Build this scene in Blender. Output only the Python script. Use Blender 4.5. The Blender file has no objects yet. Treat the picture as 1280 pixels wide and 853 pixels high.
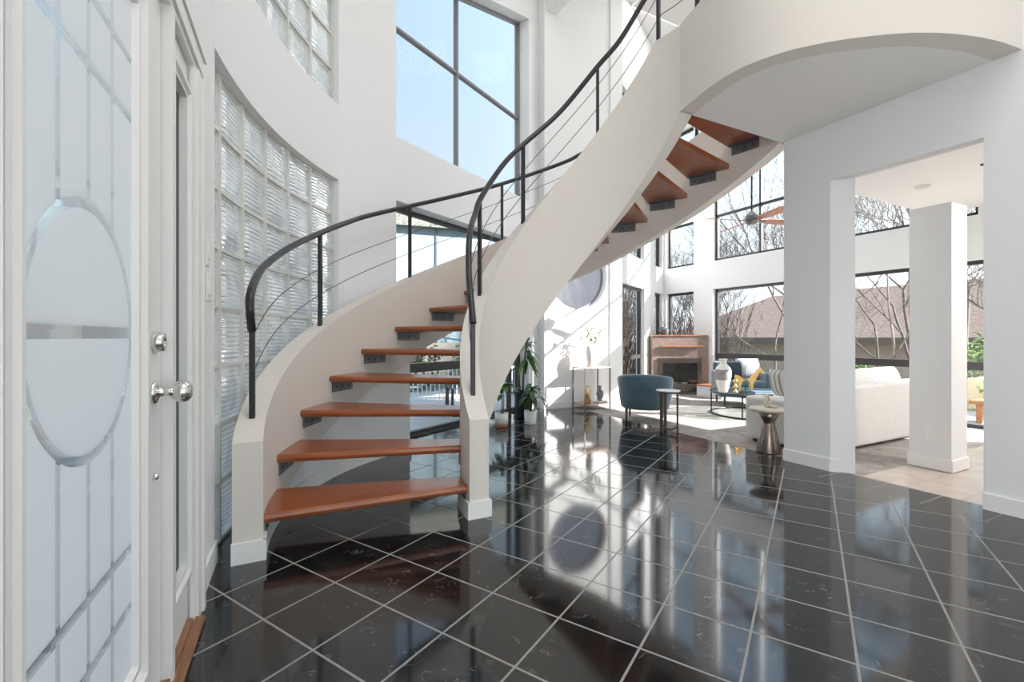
import bpy, math, random
from math import sin, cos, pi, radians as R, sqrt
from mathutils import Vector as V, Matrix
random.seed(7)
S = bpy.context.scene
COL = S.collection

# ------------------------------------------------------------------ helpers
class MB:
    """collects faces, then links them as ONE mesh object"""
    def __init__(s): s.v=[]; s.f=[]; s.m=[]; s.sm=[]; s.mi=0; s.smooth=False
    def add(s, vs, fs, M=None):
        o=len(s.v)
        for p in vs:
            p=V(p); s.v.append(tuple(M@p if M is not None else p))
        for f in fs:
            s.f.append([o+i for i in f]); s.m.append(s.mi); s.sm.append(s.smooth)
    def box(s, a, b, M=None):
        (x0,y0,z0),(x1,y1,z1)=a,b
        s.add([(x0,y0,z0),(x1,y0,z0),(x1,y1,z0),(x0,y1,z0),(x0,y0,z1),(x1,y0,z1),(x1,y1,z1),(x0,y1,z1)],
              [(0,3,2,1),(4,5,6,7),(0,1,5,4),(1,2,6,5),(2,3,7,6),(3,0,4,7)], M)
    def prism(s, pts, z0, z1, M=None):
        n=len(pts)
        s.add([(x,y,z0) for x,y in pts]+[(x,y,z1) for x,y in pts],
              [tuple(range(n-1,-1,-1)), tuple(range(n,2*n))]+[(i,(i+1)%n,n+(i+1)%n,n+i) for i in range(n)], M)
    def lathe(s, prof, n=24, M=None, cap=True):
        k=len(prof); vs=[]; fs=[]
        for i in range(n):
            a=2*pi*i/n
            for r,z in prof: vs.append((r*cos(a), r*sin(a), z))
        for i in range(n):
            j=(i+1)%n
            for q in range(k-1): fs.append((i*k+q, j*k+q, j*k+q+1, i*k+q+1))
        if cap:
            if prof[0][0]>1e-4: fs.append(tuple(i*k for i in range(n-1,-1,-1)))
            if prof[-1][0]>1e-4: fs.append(tuple(i*k+k-1 for i in range(n)))
        t=s.smooth; s.smooth=True; s.add(vs,fs,M); s.smooth=t
    def tube(s, pts, rad, n=8, M=None):
        pts=[V(p) for p in pts]; k=len(pts)
        rads=rad if isinstance(rad,(list,tuple)) else [rad]*k
        vs=[]; fs=[]; u=None
        for i,p in enumerate(pts):
            d=(pts[min(i+1,k-1)]-pts[max(i-1,0)])
            if d.length<1e-9: d=V((0,0,1))
            d.normalize()
            if u is None:
                u=d.orthogonal().normalized()
            else:
                u=u-d*u.dot(d)
                u=u.normalized() if u.length>1e-6 else d.orthogonal().normalized()
            w=d.cross(u)
            for j in range(n):
                a=2*pi*j/n; vs.append(p+(u*cos(a)+w*sin(a))*rads[i])
        for i in range(k-1):
            for j in range(n):
                j2=(j+1)%n; fs.append((i*n+j,i*n+j2,(i+1)*n+j2,(i+1)*n+j))
        fs.append(tuple(range(n-1,-1,-1))); fs.append(tuple((k-1)*n+j for j in range(n)))
        t=s.smooth; s.smooth=True; s.add(vs,fs,M); s.smooth=t
    def grid(s, fn, nu, nv, closed_u=False):
        vs=[fn(i/(nu if closed_u else nu-1), j/(nv-1)) for i in range(nu) for j in range(nv)]
        fs=[]
        for i in range(nu if closed_u else nu-1):
            i2=(i+1)%nu
            for j in range(nv-1): fs.append((i*nv+j,i2*nv+j,i2*nv+j+1,i*nv+j+1))
        t=s.smooth; s.smooth=True; s.add(vs,fs); s.smooth=t
    def slab(s, fn, ts, zs, hole):
        """fn(t,z,side) with side 0 inner face / 1 outer face; only boundary faces of the solid cells"""
        nt,nz=len(ts)-1,len(zs)-1
        sol=lambda i,j: 0<=i<nt and 0<=j<nz and not hole((ts[i]+ts[i+1])/2,(zs[j]+zs[j+1])/2)
        ix={}; vs=[]; fs=[]
        def P(i,j,k):
            if (i,j,k) not in ix: ix[i,j,k]=len(vs); vs.append(fn(ts[i],zs[j],k))
            return ix[i,j,k]
        for i in range(nt):
            for j in range(nz):
                if not sol(i,j): continue
                fs.append((P(i,j,0),P(i+1,j,0),P(i+1,j+1,0),P(i,j+1,0)))
                fs.append((P(i,j,1),P(i,j+1,1),P(i+1,j+1,1),P(i+1,j,1)))
                if not sol(i-1,j): fs.append((P(i,j,0),P(i,j+1,0),P(i,j+1,1),P(i,j,1)))
                if not sol(i+1,j): fs.append((P(i+1,j,0),P(i+1,j,1),P(i+1,j+1,1),P(i+1,j+1,0)))
                if not sol(i,j-1): fs.append((P(i,j,0),P(i,j,1),P(i+1,j,1),P(i+1,j,0)))
                if not sol(i,j+1): fs.append((P(i,j+1,0),P(i+1,j+1,0),P(i+1,j+1,1),P(i,j+1,1)))
        s.add(vs,fs)
    def build(s, name, mats, parent=None, bevel=0, seg=2, sub=0, autosm=False, loc=None, rot=None):
        me=bpy.data.meshes.new(name); me.from_pydata(s.v,[],s.f)
        if not isinstance(mats,(list,tuple)): mats=[mats]
        for m in mats: me.materials.append(m)
        me.polygons.foreach_set('material_index', s.m)
        me.polygons.foreach_set('use_smooth', s.sm)
        me.update()
        o=bpy.data.objects.new(name, me); COL.objects.link(o)
        if parent is not None: o.parent=parent
        if loc: o.location=loc
        if rot: o.rotation_euler=rot
        if bevel:
            b=o.modifiers.new('bevel','BEVEL'); b.width=bevel; b.segments=seg; b.limit_method='ANGLE'; b.angle_limit=R(40)
        if sub:
            b=o.modifiers.new('sub','SUBSURF'); b.levels=sub; b.render_levels=sub
        return o

def fix(o):   # consistent outward normals
    import bmesh
    bm=bmesh.new(); bm.from_mesh(o.data); bmesh.ops.recalc_face_normals(bm, faces=bm.faces[:]); bm.to_mesh(o.data); bm.free()
    return o
def thing(name, label, cat, loc=(0,0,0), rz=0, group=None):
    o=bpy.data.objects.new(name,None); COL.objects.link(o); o.empty_display_size=.1
    o.location=loc; o.rotation_euler=(0,0,rz); o['label']=label; o['category']=cat
    if group: o['group']=group
    return o
def tag(o, label, cat, group=None, kind=None):
    o['label']=label; o['category']=cat
    if group: o['group']=group
    if kind: o['kind']=kind
    return o
def struct(o, label, cat):
    o['kind']='structure'; o['label']=label; o['category']=cat
    return o
def empty_struct(name, label, cat, loc=(0,0,0), rz=0):
    o=bpy.data.objects.new(name,None); COL.objects.link(o); o.location=loc; o.rotation_euler=(0,0,rz)
    return struct(o,label,cat)
def copy_tree(o, parent=None):
    c=o.copy(); COL.objects.link(c)
    if parent is not None: c.parent=parent
    for ch in list(o.children): copy_tree(ch,c)
    return c
def wp(X,Y,z=0):          # a point given straight ahead (Y) and to the right (X) of the viewer, in house axes
    return V((X*.8924+Y*.4512, -X*.4512+Y*.8924, z))
def T(x,y,z,rz=0,rx=0,ry=0,s=1): return Matrix.Translation((x,y,z))@Matrix.Rotation(rz,4,'Z')@Matrix.Rotation(ry,4,'Y')@Matrix.Rotation(rx,4,'X')@Matrix.Scale(s,4)
def lerp_table(tb,x):
    if x<=tb[0][0]: return tb[0][1]
    for (a,b),(c,d) in zip(tb,tb[1:]):
        if x<=c: return b+(d-b)*(x-a)/(c-a)
    return tb[-1][1]
def smooth_path(pts,n=6):
    pts=[V(p) for p in pts]; out=[]
    for i in range(len(pts)-1):
        p0=pts[max(i-1,0)];p1=pts[i];p2=pts[i+1];p3=pts[min(i+2,len(pts)-1)]
        for k in range(n):
            t=k/n
            out.append(.5*((2*p1)+(p2-p0)*t+(2*p0-5*p1+4*p2-p3)*t*t+(3*p1-p0-3*p2+p3)*t**3))
    out.append(pts[-1]); return out

# ------------------------------------------------------------------ materials
class NT:
    def __init__(s, name):
        s.mat=bpy.data.materials.new(name); s.mat.use_nodes=True; s.t=s.mat.node_tree; s.t.nodes.clear()
        s.out=s.t.nodes.new('ShaderNodeOutputMaterial')
    def n(s, ty, props=None, **ins):
        nd=s.t.nodes.new('ShaderNode'+ty)
        for k,v in (props or {}).items(): setattr(nd,k,v)
        for k,v in ins.items():
            k=k.replace('_',' ')
            s.set(nd,k,v)
        return nd
    def set(s, nd, k, v):
        sk=nd.inputs[int(k)] if k.isdigit() else nd.inputs[k]
        if isinstance(v, bpy.types.NodeSocket): s.t.links.new(v, sk)
        else: sk.default_value=v
    def m(s, op, a, b=None, c=None):
        nd=s.t.nodes.new('ShaderNodeMath'); nd.operation=op
        for i,v in enumerate((a,b,c)):
            if v is None: continue
            if isinstance(v,bpy.types.NodeSocket): s.t.links.new(v, nd.inputs[i])
            else: nd.inputs[i].default_value=v
        return nd.outputs[0]
    def mix(s, fac, a, b):
        nd=s.t.nodes.new('ShaderNodeMix'); nd.data_type='RGBA'
        for k,v in ((0,fac),(6,a),(7,b)):
            if isinstance(v,bpy.types.NodeSocket): s.t.links.new(v, nd.inputs[k])
            else: nd.inputs[k].default_value=v if k==0 else (*v,1)
        return nd.outputs[2]
    def end(s, sh): s.t.links.new(sh, s.out.inputs[0]); return s.mat
def C4(c): return (c[0],c[1],c[2],1)
def mat(name, c, rough=.5, metal=0, c2=None, scale=8, detail=4, bump=0, bscale=None, spec=.5, coat=0, stretch=None, sheen=0, ramp=(.35,.7), ior=None):
    t=NT(name); p=t.n('BsdfPrincipled', Roughness=rough, Metallic=metal)
    p.inputs['Specular IOR Level'].default_value=spec
    if ior: p.inputs['IOR'].default_value=ior
    p.inputs['Coat Weight'].default_value=coat
    p.inputs['Coat Roughness'].default_value=.08
    if sheen: p.inputs['Sheen Weight'].default_value=sheen
    p.inputs['Base Color'].default_value=C4(c)
    tc=t.n('TexCoord'); vec=tc.outputs['Object']
    if stretch:
        mp=t.n('Mapping', Vector=vec, Scale=stretch); vec=mp.outputs[0]
    if c2 is not None:
        nz=t.n('TexNoise', Vector=vec, Scale=scale, Detail=detail)
        cr=t.n('ValToRGB', Fac=nz.outputs[0]); e=cr.color_ramp.elements
        e[0].position,e[1].position=ramp; e[0].color=C4(c); e[1].color=C4(c2)
        t.set(p,'Base Color',cr.outputs[0])
    if bump:
        nb=t.n('TexNoise', Vector=vec, Scale=bscale or scale*4, Detail=3)
        b=t.n('Bump', Height=nb.outputs[0], Strength=bump, Distance=.01); t.set(p,'Normal',b.outputs[0])
    return t.end(p.outputs[0])

M={}
M['wall']=mat('wall_paint',(.795,.80,.805),.7,bump=.08,bscale=140)
M['stringer']=mat('stringer_paint',(.70,.655,.60),.7,bump=.12,bscale=120)
M['trim']=mat('trim_paint',(.83,.825,.81),.4)
M['door']=mat('door_paint',(.78,.77,.75),.38)
M['ceil']=mat('ceiling_paint',(.83,.82,.805),.8)
M['frame']=mat('bronze_frame',(.035,.033,.032),.4,spec=.5)
M['rail']=mat('black_steel',(.012,.012,.014),.32,spec=.6)
M['cable']=mat('steel_cable',(.10,.10,.10),.35,metal=.7)
M['bracket']=mat('steel_bracket',(.12,.125,.135),.45,metal=.3,c2=(.18,.185,.195),scale=14)
M['bolt']=mat('bolt_steel',(.01,.01,.01),.4)
M['chrome']=mat('polished_chrome',(.75,.74,.72),.08,metal=1)
M['plate']=mat('switch_plastic',(.84,.83,.81),.35)
M['threshold']=mat('oak_threshold',(.19,.085,.04),.45,c2=(.33,.16,.08),scale=6,stretch=(20,1.5,20))
M['blue']=mat('blue_velvet',(.045,.092,.125),.75,c2=(.07,.13,.165),scale=5,sheen=.5,bump=.1,bscale=200)
M['darkwood']=mat('dark_wood',(.055,.04,.032),.4,c2=(.10,.075,.06),scale=5,stretch=(12,12,1.5))
M['white_gloss']=mat('white_ceramic',(.84,.83,.81),.25)
M['marble']=mat('white_marble',(.86,.85,.84),.15,c2=(.70,.69,.68),scale=4,ramp=(.5,.8))
M['terracotta']=mat('terracotta',(.36,.15,.08),.6)
M['black_pot']=mat('black_ceramic',(.012,.012,.013),.35)
M['soil']=mat('soil',(.03,.02,.014),.95,c2=(.07,.05,.035),scale=60)
M['leaf']=mat('leaf_green',(.035,.12,.02),.4,c2=(.10,.24,.04),scale=9)
M['leaf2']=mat('leaf_dark',(.02,.075,.025),.35,c2=(.055,.15,.04),scale=12)
M['leaf3']=mat('leaf_pale',(.16,.26,.10),.5,c2=(.30,.38,.18),scale=10)
M['stem']=mat('plant_stem',(.10,.085,.05),.7)
M['rose']=mat('rose_metal',(.50,.33,.27),.25,metal=.85)
M['greymetal']=mat('pewter_metal',(.18,.17,.16),.35,metal=.8)
M['gold']=mat('brushed_gold',(.62,.42,.16),.3,metal=.9)
M['brass']=mat('satin_brass',(.66,.48,.24),.3,metal=.9)
M['bronze']=mat('brushed_bronze',(.22,.18,.155),.28,metal=.95,c2=(.34,.29,.25),scale=3,stretch=(30,30,.6))
M['stonetop']=mat('table_stone',(.55,.49,.38),.35,c2=(.70,.65,.56),scale=6)
M['sofa']=mat('ivory_fabric',(.76,.74,.70),.9,c2=(.80,.78,.745),scale=30,bump=.15,bscale=250)
M['cushion']=mat('cream_fabric',(.80,.785,.75),.9,bump=.15,bscale=220)
M['greyfab']=mat('grey_fabric',(.36,.36,.40),.9,c2=(.46,.45,.49),scale=20,bump=.15,bscale=220)
M['navyfab']=mat('navy_fabric',(.02,.035,.055),.85,c2=(.04,.06,.085),scale=14)
M['greyvase']=mat('grey_glaze',(.17,.175,.19),.25,c2=(.30,.30,.32),scale=9)
M['darkvase']=mat('smoky_glass',(.05,.055,.06),.1,c2=(.12,.13,.14),scale=6,spec=.8)
M['paper']=mat('book_paper',(.78,.76,.71),.8)
M['bluebook']=mat('blue_cover',(.10,.17,.30),.5)
M['mantel']=mat('mantel_wood',(.30,.105,.05),.35,c2=(.40,.16,.08),scale=5,stretch=(2,14,14))
M['firemetal']=mat('firebox_metal',(.075,.06,.05),.4,metal=.5)
M['firein']=mat('firebox_brick',(.22,.19,.165),.9,c2=(.34,.30,.265),scale=12)
M['log']=mat('fire_log',(.06,.045,.035),.9,c2=(.17,.13,.10),scale=10)
M['fan_blade']=mat('fan_blade_wood',(.42,.16,.085),.4,c2=(.52,.22,.12),scale=5,stretch=(2,10,10))
M['bark']=mat('bark',(.09,.072,.062),.9,c2=(.17,.145,.13),scale=12)
M['bark2']=mat('bark_pale',(.13,.11,.095),.9,c2=(.22,.19,.17),scale=12)
M['roof']=mat('roof_shingle',(.20,.135,.10),.9,c2=(.36,.265,.21),scale=7,detail=8,stretch=(1,1,9))
M['roofgreen']=mat('mossy_roof',(.13,.135,.11),.95,c2=(.30,.30,.26),scale=18,ramp=(.4,.6))
M['siding']=mat('house_brick',(.33,.28,.25),.9,c2=(.42,.37,.33),scale=20)
M['fascia']=mat('roof_fascia',(.13,.11,.10),.7)
M['fence']=mat('fence_wood',(.25,.22,.19),.9,c2=(.36,.33,.29),scale=6,stretch=(8,8,1))
M['patio']=mat('patio_concrete',(.42,.41,.39),.85,c2=(.52,.51,.49),scale=5)
M['porch']=mat('porch_shaded',(.035,.037,.042),.6,c2=(.065,.067,.072),scale=5)  # dark colour stands in for the shadow lying on the porch
M['grass']=mat('winter_lawn',(.20,.19,.11),.95,c2=(.34,.31,.20),scale=6)
M['hedge']=mat('hedge_leaf',(.06,.085,.04),.7,c2=(.16,.19,.10),scale=7)
M['bluewall']=mat('pale_blue_wall',(.22,.30,.34),.7,c2=(.27,.35,.39),scale=3)
M['bench']=mat('bench_wood',(.33,.15,.07),.6,c2=(.45,.22,.11),scale=5,stretch=(2,12,12))
M['planter']=mat('stone_planter',(.62,.52,.36),.8)

def wood_tread():
    t=NT('cherry_tread'); tc=t.n('TexCoord')
    mp=t.n('Mapping',Vector=tc.outputs['Object'],Scale=(2.2,26,26))
    nz=t.n('TexNoise',Vector=mp.outputs[0],Scale=1.6,Detail=6,Roughness=.6)
    nz2=t.n('TexNoise',Vector=tc.outputs['Object'],Scale=2.2,Detail=2)
    cr=t.n('ValToRGB',Fac=nz.outputs[0]); e=cr.color_ramp.elements
    e[0].position=.3;e[1].position=.72; e[0].color=(.17,.04,.013,1); e[1].color=(.42,.125,.04,1)
    col=t.mix(nz2.outputs[0],(.24,.06,.02),(.42,.13,.042))
    nd=t.mix(.6,(0,0,0),(0,0,0))
    mx=t.t.nodes.new('ShaderNodeMix'); mx.data_type='RGBA'; mx.inputs[0].default_value=.35
    t.t.links.new(cr.outputs[0],mx.inputs[6]); t.t.links.new(col,mx.inputs[7])
    p=t.n('BsdfPrincipled',Roughness=.3,Base_Color=mx.outputs[2]); p.inputs['Coat Weight'].default_value=.3; p.inputs['Coat Roughness'].default_value=.12
    b=t.n('Bump',Height=nz.outputs[0],Strength=.05,Distance=.004); t.set(p,'Normal',b.outputs[0])
    return t.end(p.outputs[0])
M['tread']=wood_tread()

def tile_mat(name, origin, angle, pitch, dark, vein, grout, gw, rough, ior, axis_only=None, vein_amt=1.0):
    t=NT(name); g=t.n('NewGeometry')
    sp=t.n('SeparateXYZ',Vector=g.outputs['Position'])
    x=t.m('SUBTRACT',sp.outputs[0],origin[0]); y=t.m('SUBTRACT',sp.outputs[1],origin[1])
    ca,sa=cos(angle)/pitch,sin(angle)/pitch
    u=t.m('ADD',t.m('MULTIPLY',x,ca),t.m('MULTIPLY',y,sa)); v=t.m('SUBTRACT',t.m('MULTIPLY',y,ca),t.m('MULTIPLY',x,sa))
    def edge(w):
        f=t.m('FRACT',t.m('ADD',w,100.0)); d=t.m('MINIMUM',f,t.m('SUBTRACT',1.0,f)); return d
    if axis_only=='u': d=edge(u)
    else: d=t.m('MINIMUM',edge(u),edge(v))
    gm=t.m('LESS_THAN',d,gw/pitch/2)
    # tile id
    iu=t.m('FLOOR',t.m('ADD',u,100.0)); iv=t.m('FLOOR',t.m('ADD',v,100.0))
    cb=t.n('CombineXYZ',X=iu,Y=iv,Z=0.0)
    wn=t.n('TexWhiteNoise',{'noise_dimensions':'3D'},Vector=cb.outputs[0])
    off=t.n('VectorMath',{'operation':'MULTIPLY_ADD'})
    t.t.links.new(wn.outputs['Color'],off.inputs[0]); off.inputs[1].default_value=(7,7,7); t.t.links.new(g.outputs['Position'],off.inputs[2])
    n1=t.n('TexNoise',Vector=off.outputs[0],Scale=5.0,Detail=6,Roughness=.62,Distortion=.8)
    n2=t.n('TexNoise',Vector=off.outputs[0],Scale=3.2,Detail=5,Roughness=.55,Distortion=1.6)
    n3=t.n('TexNoise',Vector=off.outputs[0],Scale=14.0,Detail=2)
    ve=t.m('SUBTRACT',1.0,t.m('MULTIPLY',t.m('ABSOLUTE',t.m('SUBTRACT',n2.outputs[0],.5)),120.0)); ve=t.m('MAXIMUM',ve,0.0)
    ve=t.m('MULTIPLY',ve,t.m('MULTIPLY',t.m('GREATER_THAN',n3.outputs[0],.55),vein_amt))
    base=t.mix(t.m('MULTIPLY',t.m('SUBTRACT',n1.outputs[0],.35),2.2),dark[0],dark[1])
    col=t.t.nodes.new('ShaderNodeMix'); col.data_type='RGBA'; t.t.links.new(ve,col.inputs[0]); t.t.links.new(base,col.inputs[6]); col.inputs[7].default_value=C4(vein)
    c2=t.t.nodes.new('ShaderNodeMix'); c2.data_type='RGBA'; t.t.links.new(gm,c2.inputs[0]); t.t.links.new(col.outputs[2],c2.inputs[6]); c2.inputs[7].default_value=C4(grout)
    # gentle undulation per tile
    wob=t.n('TexNoise',Vector=off.outputs[0],Scale=3.0,Detail=1)
    hgt=t.m('SUBTRACT',t.m('MULTIPLY',wob.outputs[0],.35),t.m('MULTIPLY',gm,1.0))
    bp=t.n('Bump',Height=hgt,Strength=.10,Distance=.004)
    p=t.n('BsdfPrincipled',Base_Color=c2.outputs[2])
    t.set(p,'Roughness',t.m('ADD',t.m('MULTIPLY',gm,.75),rough))
    t.set(p,'IOR',t.m('SUBTRACT',ior,t.m('MULTIPLY',gm,ior-1.2)))
    t.set(p,'Normal',bp.outputs[0])
    return t.end(p.outputs[0])
DARK=((.004,.004,.0045),(.022,.022,.023))
M['tile']=tile_mat('black_marble_tile',(-.2154,2.2609),R(30),.31356,DARK,(.10,.097,.09),(.30,.29,.275),.0085,.08,1.7)
M['tile_border']=tile_mat('black_marble_border',(3.695,.20),R(90),.31356,DARK,(.10,.097,.09),(.25,.24,.23),.0085,.08,1.7,axis_only='u')
M['beige']=tile_mat('beige_floor_tile',(4.05,1.667),0,.305,((.50,.41,.35),(.62,.53,.46)),(.70,.62,.55),(.33,.27,.23),.006,.22,1.5,vein_amt=.3)
def carpet():
    t=NT('grey_carpet'); g=t.n('NewGeometry')
    n1=t.n('TexNoise',Vector=g.outputs['Position'],Scale=3.0,Detail=6,Roughness=.7,Distortion=1.2)
    n2=t.n('TexNoise',Vector=g.outputs['Position'],Scale=180.0,Detail=2)
    cr=t.n('ValToRGB',Fac=n1.outputs[0]); e=cr.color_ramp.elements; e[0].position=.32;e[1].position=.62
    e[0].color=(.25,.215,.19,1); e[1].color=(.43,.395,.36,1)
    bp=t.n('Bump',Height=n2.outputs[0],Strength=.5,Distance=.006)
    p=t.n('BsdfPrincipled',Base_Color=cr.outputs[0],Roughness=.95,Normal=bp.outputs[0])
    return t.end(p.outputs[0])
M['carpet']=carpet()
def granite():
    t=NT('rose_granite'); tc=t.n('TexCoord')
    n1=t.n('TexNoise',Vector=tc.outputs['Object'],Scale=40.0,Detail=6,Roughness=.7)
    n2=t.n('TexNoise',Vector=tc.outputs['Object'],Scale=7.0,Detail=3)
    w=t.n('TexWave',{'wave_type':'BANDS','bands_direction':'DIAGONAL'},Vector=tc.outputs['Object'],Scale=3.2,Distortion=5.0,Detail=3)
    a=t.mix(n1.outputs[0],(.10,.07,.06),(.36,.27,.24)); b=t.mix(n2.outputs[0],(.17,.12,.105),(.33,.25,.22))
    mx=t.t.nodes.new('ShaderNodeMix'); mx.data_type='RGBA'; mx.inputs[0].default_value=.5; t.t.links.new(a,mx.inputs[6]); t.t.links.new(b,mx.inputs[7])
    f=t.m('MULTIPLY',t.m('GREATER_THAN',w.outputs[1],.985),.30)
    m2=t.t.nodes.new('ShaderNodeMix'); m2.data_type='RGBA'; t.t.links.new(f,m2.inputs[0]); t.t.links.new(mx.outputs[2],m2.inputs[6]); m2.inputs[7].default_value=(.45,.38,.34,1)
    p=t.n('BsdfPrincipled',Base_Color=m2.outputs[2],Roughness=.2)
    return t.end(p.outputs[0])
M['granite']=granite()
M['railgrey0']=mat('window_frame_grey',(.22,.21,.22),.45)
def glass_thin(name, tint=(1,1,1), refl=.07, rough=0.0):
    t=NT(name); tr=t.n('BsdfTransparent',Color=C4(tint)); gl=t.n('BsdfGlossy',Roughness=rough,Color=(1,1,1,1))
    lw=t.n('LayerWeight',Blend=.12)
    mx=t.n('MixShader',Fac=t.m('ADD',t.m('MULTIPLY',lw.outputs['Fresnel'],.35),refl*.3)); t.t.links.new(tr.outputs[0],mx.inputs[1]); t.t.links.new(gl.outputs[0],mx.inputs[2])
    return t.end(mx.outputs[0])
M['glass']=glass_thin('window_glass',(.985,.99,.99),0)
M['tableglass']=glass_thin('table_glass',(.80,.86,.86),.3)
M['sideglass']=glass_thin('sidelight_glass',(.35,.37,.36),.15)
M['fireglass']=glass_thin('fireplace_glass',(.75,.74,.72),.35)
def smoke():
    t=NT('smoked_glass'); tl=t.n('BsdfTranslucent',Color=(.74,.70,.74,1)); tr=t.n('BsdfTransparent',Color=(.74,.72,.74,1)); gl=t.n('BsdfGlossy',Roughness=.1,Color=(1,1,1,1))
    a=t.n('MixShader',Fac=.35); t.t.links.new(tl.outputs[0],a.inputs[1]); t.t.links.new(tr.outputs[0],a.inputs[2])
    b=t.n('MixShader',Fac=.04); t.t.links.new(a.outputs[0],b.inputs[1]); t.t.links.new(gl.outputs[0],b.inputs[2]); return t.end(b.outputs[0])
M['smoke']=smoke()
def frosted(pattern):
    t=NT('etched_glass')
    tl=t.n('BsdfTranslucent',Color=(.97,.965,.96,1)); df=t.n('BsdfDiffuse',Color=(.86,.87,.88,1)); gl=t.n('BsdfGlossy',Roughness=.22,Color=(1,1,1,1))
    a=t.n('MixShader',Fac=.36); t.t.links.new(tl.outputs[0],a.inputs[1]); t.t.links.new(df.outputs[0],a.inputs[2])
    fr=t.n('MixShader',Fac=.05); t.t.links.new(a.outputs[0],fr.inputs[1]); t.t.links.new(gl.outputs[0],fr.inputs[2])
    tc=t.n('TexCoord'); sp=t.n('SeparateXYZ',Vector=tc.outputs['Object']); u,v=sp.outputs[1],sp.outputs[2]
    r=t.m('SQRT',t.m('ADD',t.m('MULTIPLY',u,u),t.m('MULTIPLY',v,v)))
    ring=t.m('MULTIPLY',t.m('LESS_THAN',r,.259),t.m('GREATER_THAN',r,.239))
    outside=t.m('GREATER_THAN',r,.25); inside=t.m('LESS_THAN',r,.25)
    av=t.m('ABSOLUTE',v)
    bar=t.m('MULTIPLY',t.m('LESS_THAN',av,.013),inside)
    uu=t.m('ABSOLUTE',u)
    vert=t.m('MAXIMUM',t.m('LESS_THAN',uu,.0085),t.m('LESS_THAN',t.m('ABSOLUTE',t.m('SUBTRACT',uu,.127)),.0085))
    hor=t.m('MAXIMUM',t.m('LESS_THAN',t.m('ABSOLUTE',t.m('SUBTRACT',av,.53)),.011),t.m('LESS_THAN',t.m('ABSOLUTE',t.m('SUBTRACT',av,.675)),.011))
    lines=t.m('MULTIPLY',t.m('MAXIMUM',vert,hor),outside)
    mk=t.m('MAXIMUM',t.m('MAXIMUM',ring,bar),lines)
    tr=t.n('BsdfTransparent',Color=(.78,.80,.80,1)); g2=t.n('BsdfGlossy',Roughness=.02,Color=(1,1,1,1))
    lw=t.n('LayerWeight',Blend=.3)
    cl=t.n('MixShader',Fac=t.m('ADD',t.m('MULTIPLY',lw.outputs['Fresnel'],.6),.06)); t.t.links.new(tr.outputs[0],cl.inputs[1]); t.t.links.new(g2.outputs[0],cl.inputs[2])
    fin=t.n('MixShader',Fac=mk); t.t.links.new(fr.outputs[0],fin.inputs[1]); t.t.links.new(cl.outputs[0],fin.inputs[2])
    return t.end(fin.outputs[0])
M['etched']=frosted(True)
def glassblock():
    t=NT('ribbed_glass_block'); tc=t.n('TexCoord'); g=t.n('NewGeometry')
    sp=t.n('SeparateXYZ',Vector=g.outputs['Position'])
    n0=t.n('TexNoise',Vector=g.outputs['Position'],Scale=4.2,Detail=2,Distortion=1.5)
    n1=t.n('TexNoise',Vector=g.outputs['Position'],Scale=16.0,Detail=3)
    z=t.m('ADD',sp.outputs[2],t.m('MULTIPLY',n1.outputs[0],.006))
    wv=t.m('SINE',t.m('MULTIPLY',z,2*pi/.0255))
    h=t.m('ADD',t.m('MULTIPLY',wv,.6),t.m('MULTIPLY',n1.outputs[0],.3))
    bp=t.n('Bump',Height=h,Strength=.55,Distance=.004)
    cr=t.n('ValToRGB',Fac=n0.outputs[0]); e=cr.color_ramp.elements; e[0].position=.36;e[1].position=.58
    e[0].color=(.66,.68,.67,1);e[1].color=(.93,.94,.95,1)
    rb=t.m('ADD',t.m('MULTIPLY',t.m('GREATER_THAN',wv,-.2),.26),.74)
    cc=t.t.nodes.new('ShaderNodeMix'); cc.data_type='RGBA'; cc.blend_type='MULTIPLY'; cc.inputs[0].default_value=1
    t.t.links.new(cr.outputs[0],cc.inputs[6]); cb=t.n('CombineXYZ',X=rb,Y=rb,Z=rb); t.t.links.new(cb.outputs[0],cc.inputs[7])
    tl=t.n('BsdfTranslucent',Color=cc.outputs[2],Normal=bp.outputs[0]); tr=t.n('BsdfTransparent',Color=cc.outputs[2]); gl=t.n('BsdfGlossy',Roughness=.09,Normal=bp.outputs[0],Color=(1,1,1,1))
    df=t.n('BsdfDiffuse',Color=cc.outputs[2],Normal=bp.outputs[0])
    a=t.n('MixShader',Fac=.08); t.t.links.new(tl.outputs[0],a.inputs[1]); t.t.links.new(tr.outputs[0],a.inputs[2])
    a2=t.n('MixShader',Fac=.22); t.t.links.new(a.outputs[0],a2.inputs[1]); t.t.links.new(df.outputs[0],a2.inputs[2])
    lw=t.n('LayerWeight',Blend=.25,Normal=bp.outputs[0])
    b=t.n('MixShader',Fac=t.m('ADD',t.m('MULTIPLY',lw.outputs['Fresnel'],.5),.04)); t.t.links.new(a2.outputs[0],b.inputs[1]); t.t.links.new(gl.outputs[0],b.inputs[2])
    return t.end(b.outputs[0])
M['block']=glassblock()
M['mortar']=mat('block_mortar',(.66,.66,.62),.6)
def stripes(name,a,b,scale,axis=0):
    t=NT(name); tc=t.n('TexCoord'); sp=t.n('SeparateXYZ',Vector=tc.outputs['Object'])
    n=t.n('TexNoise',Vector=tc.outputs['Object'],Scale=18.0,Detail=2)
    w=t.m('SINE',t.m('ADD',t.m('MULTIPLY',sp.outputs[axis],scale),t.m('MULTIPLY',n.outputs[0],2.0)))
    c=t.mix(t.m('GREATER_THAN',w,.25),a,b)
    p=t.n('BsdfPrincipled',Base_Color=c,Roughness=.9); return t.end(p.outputs[0])
M['striped']=stripes('striped_fabric',(.74,.72,.66),(.36,.36,.33),95)
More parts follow.
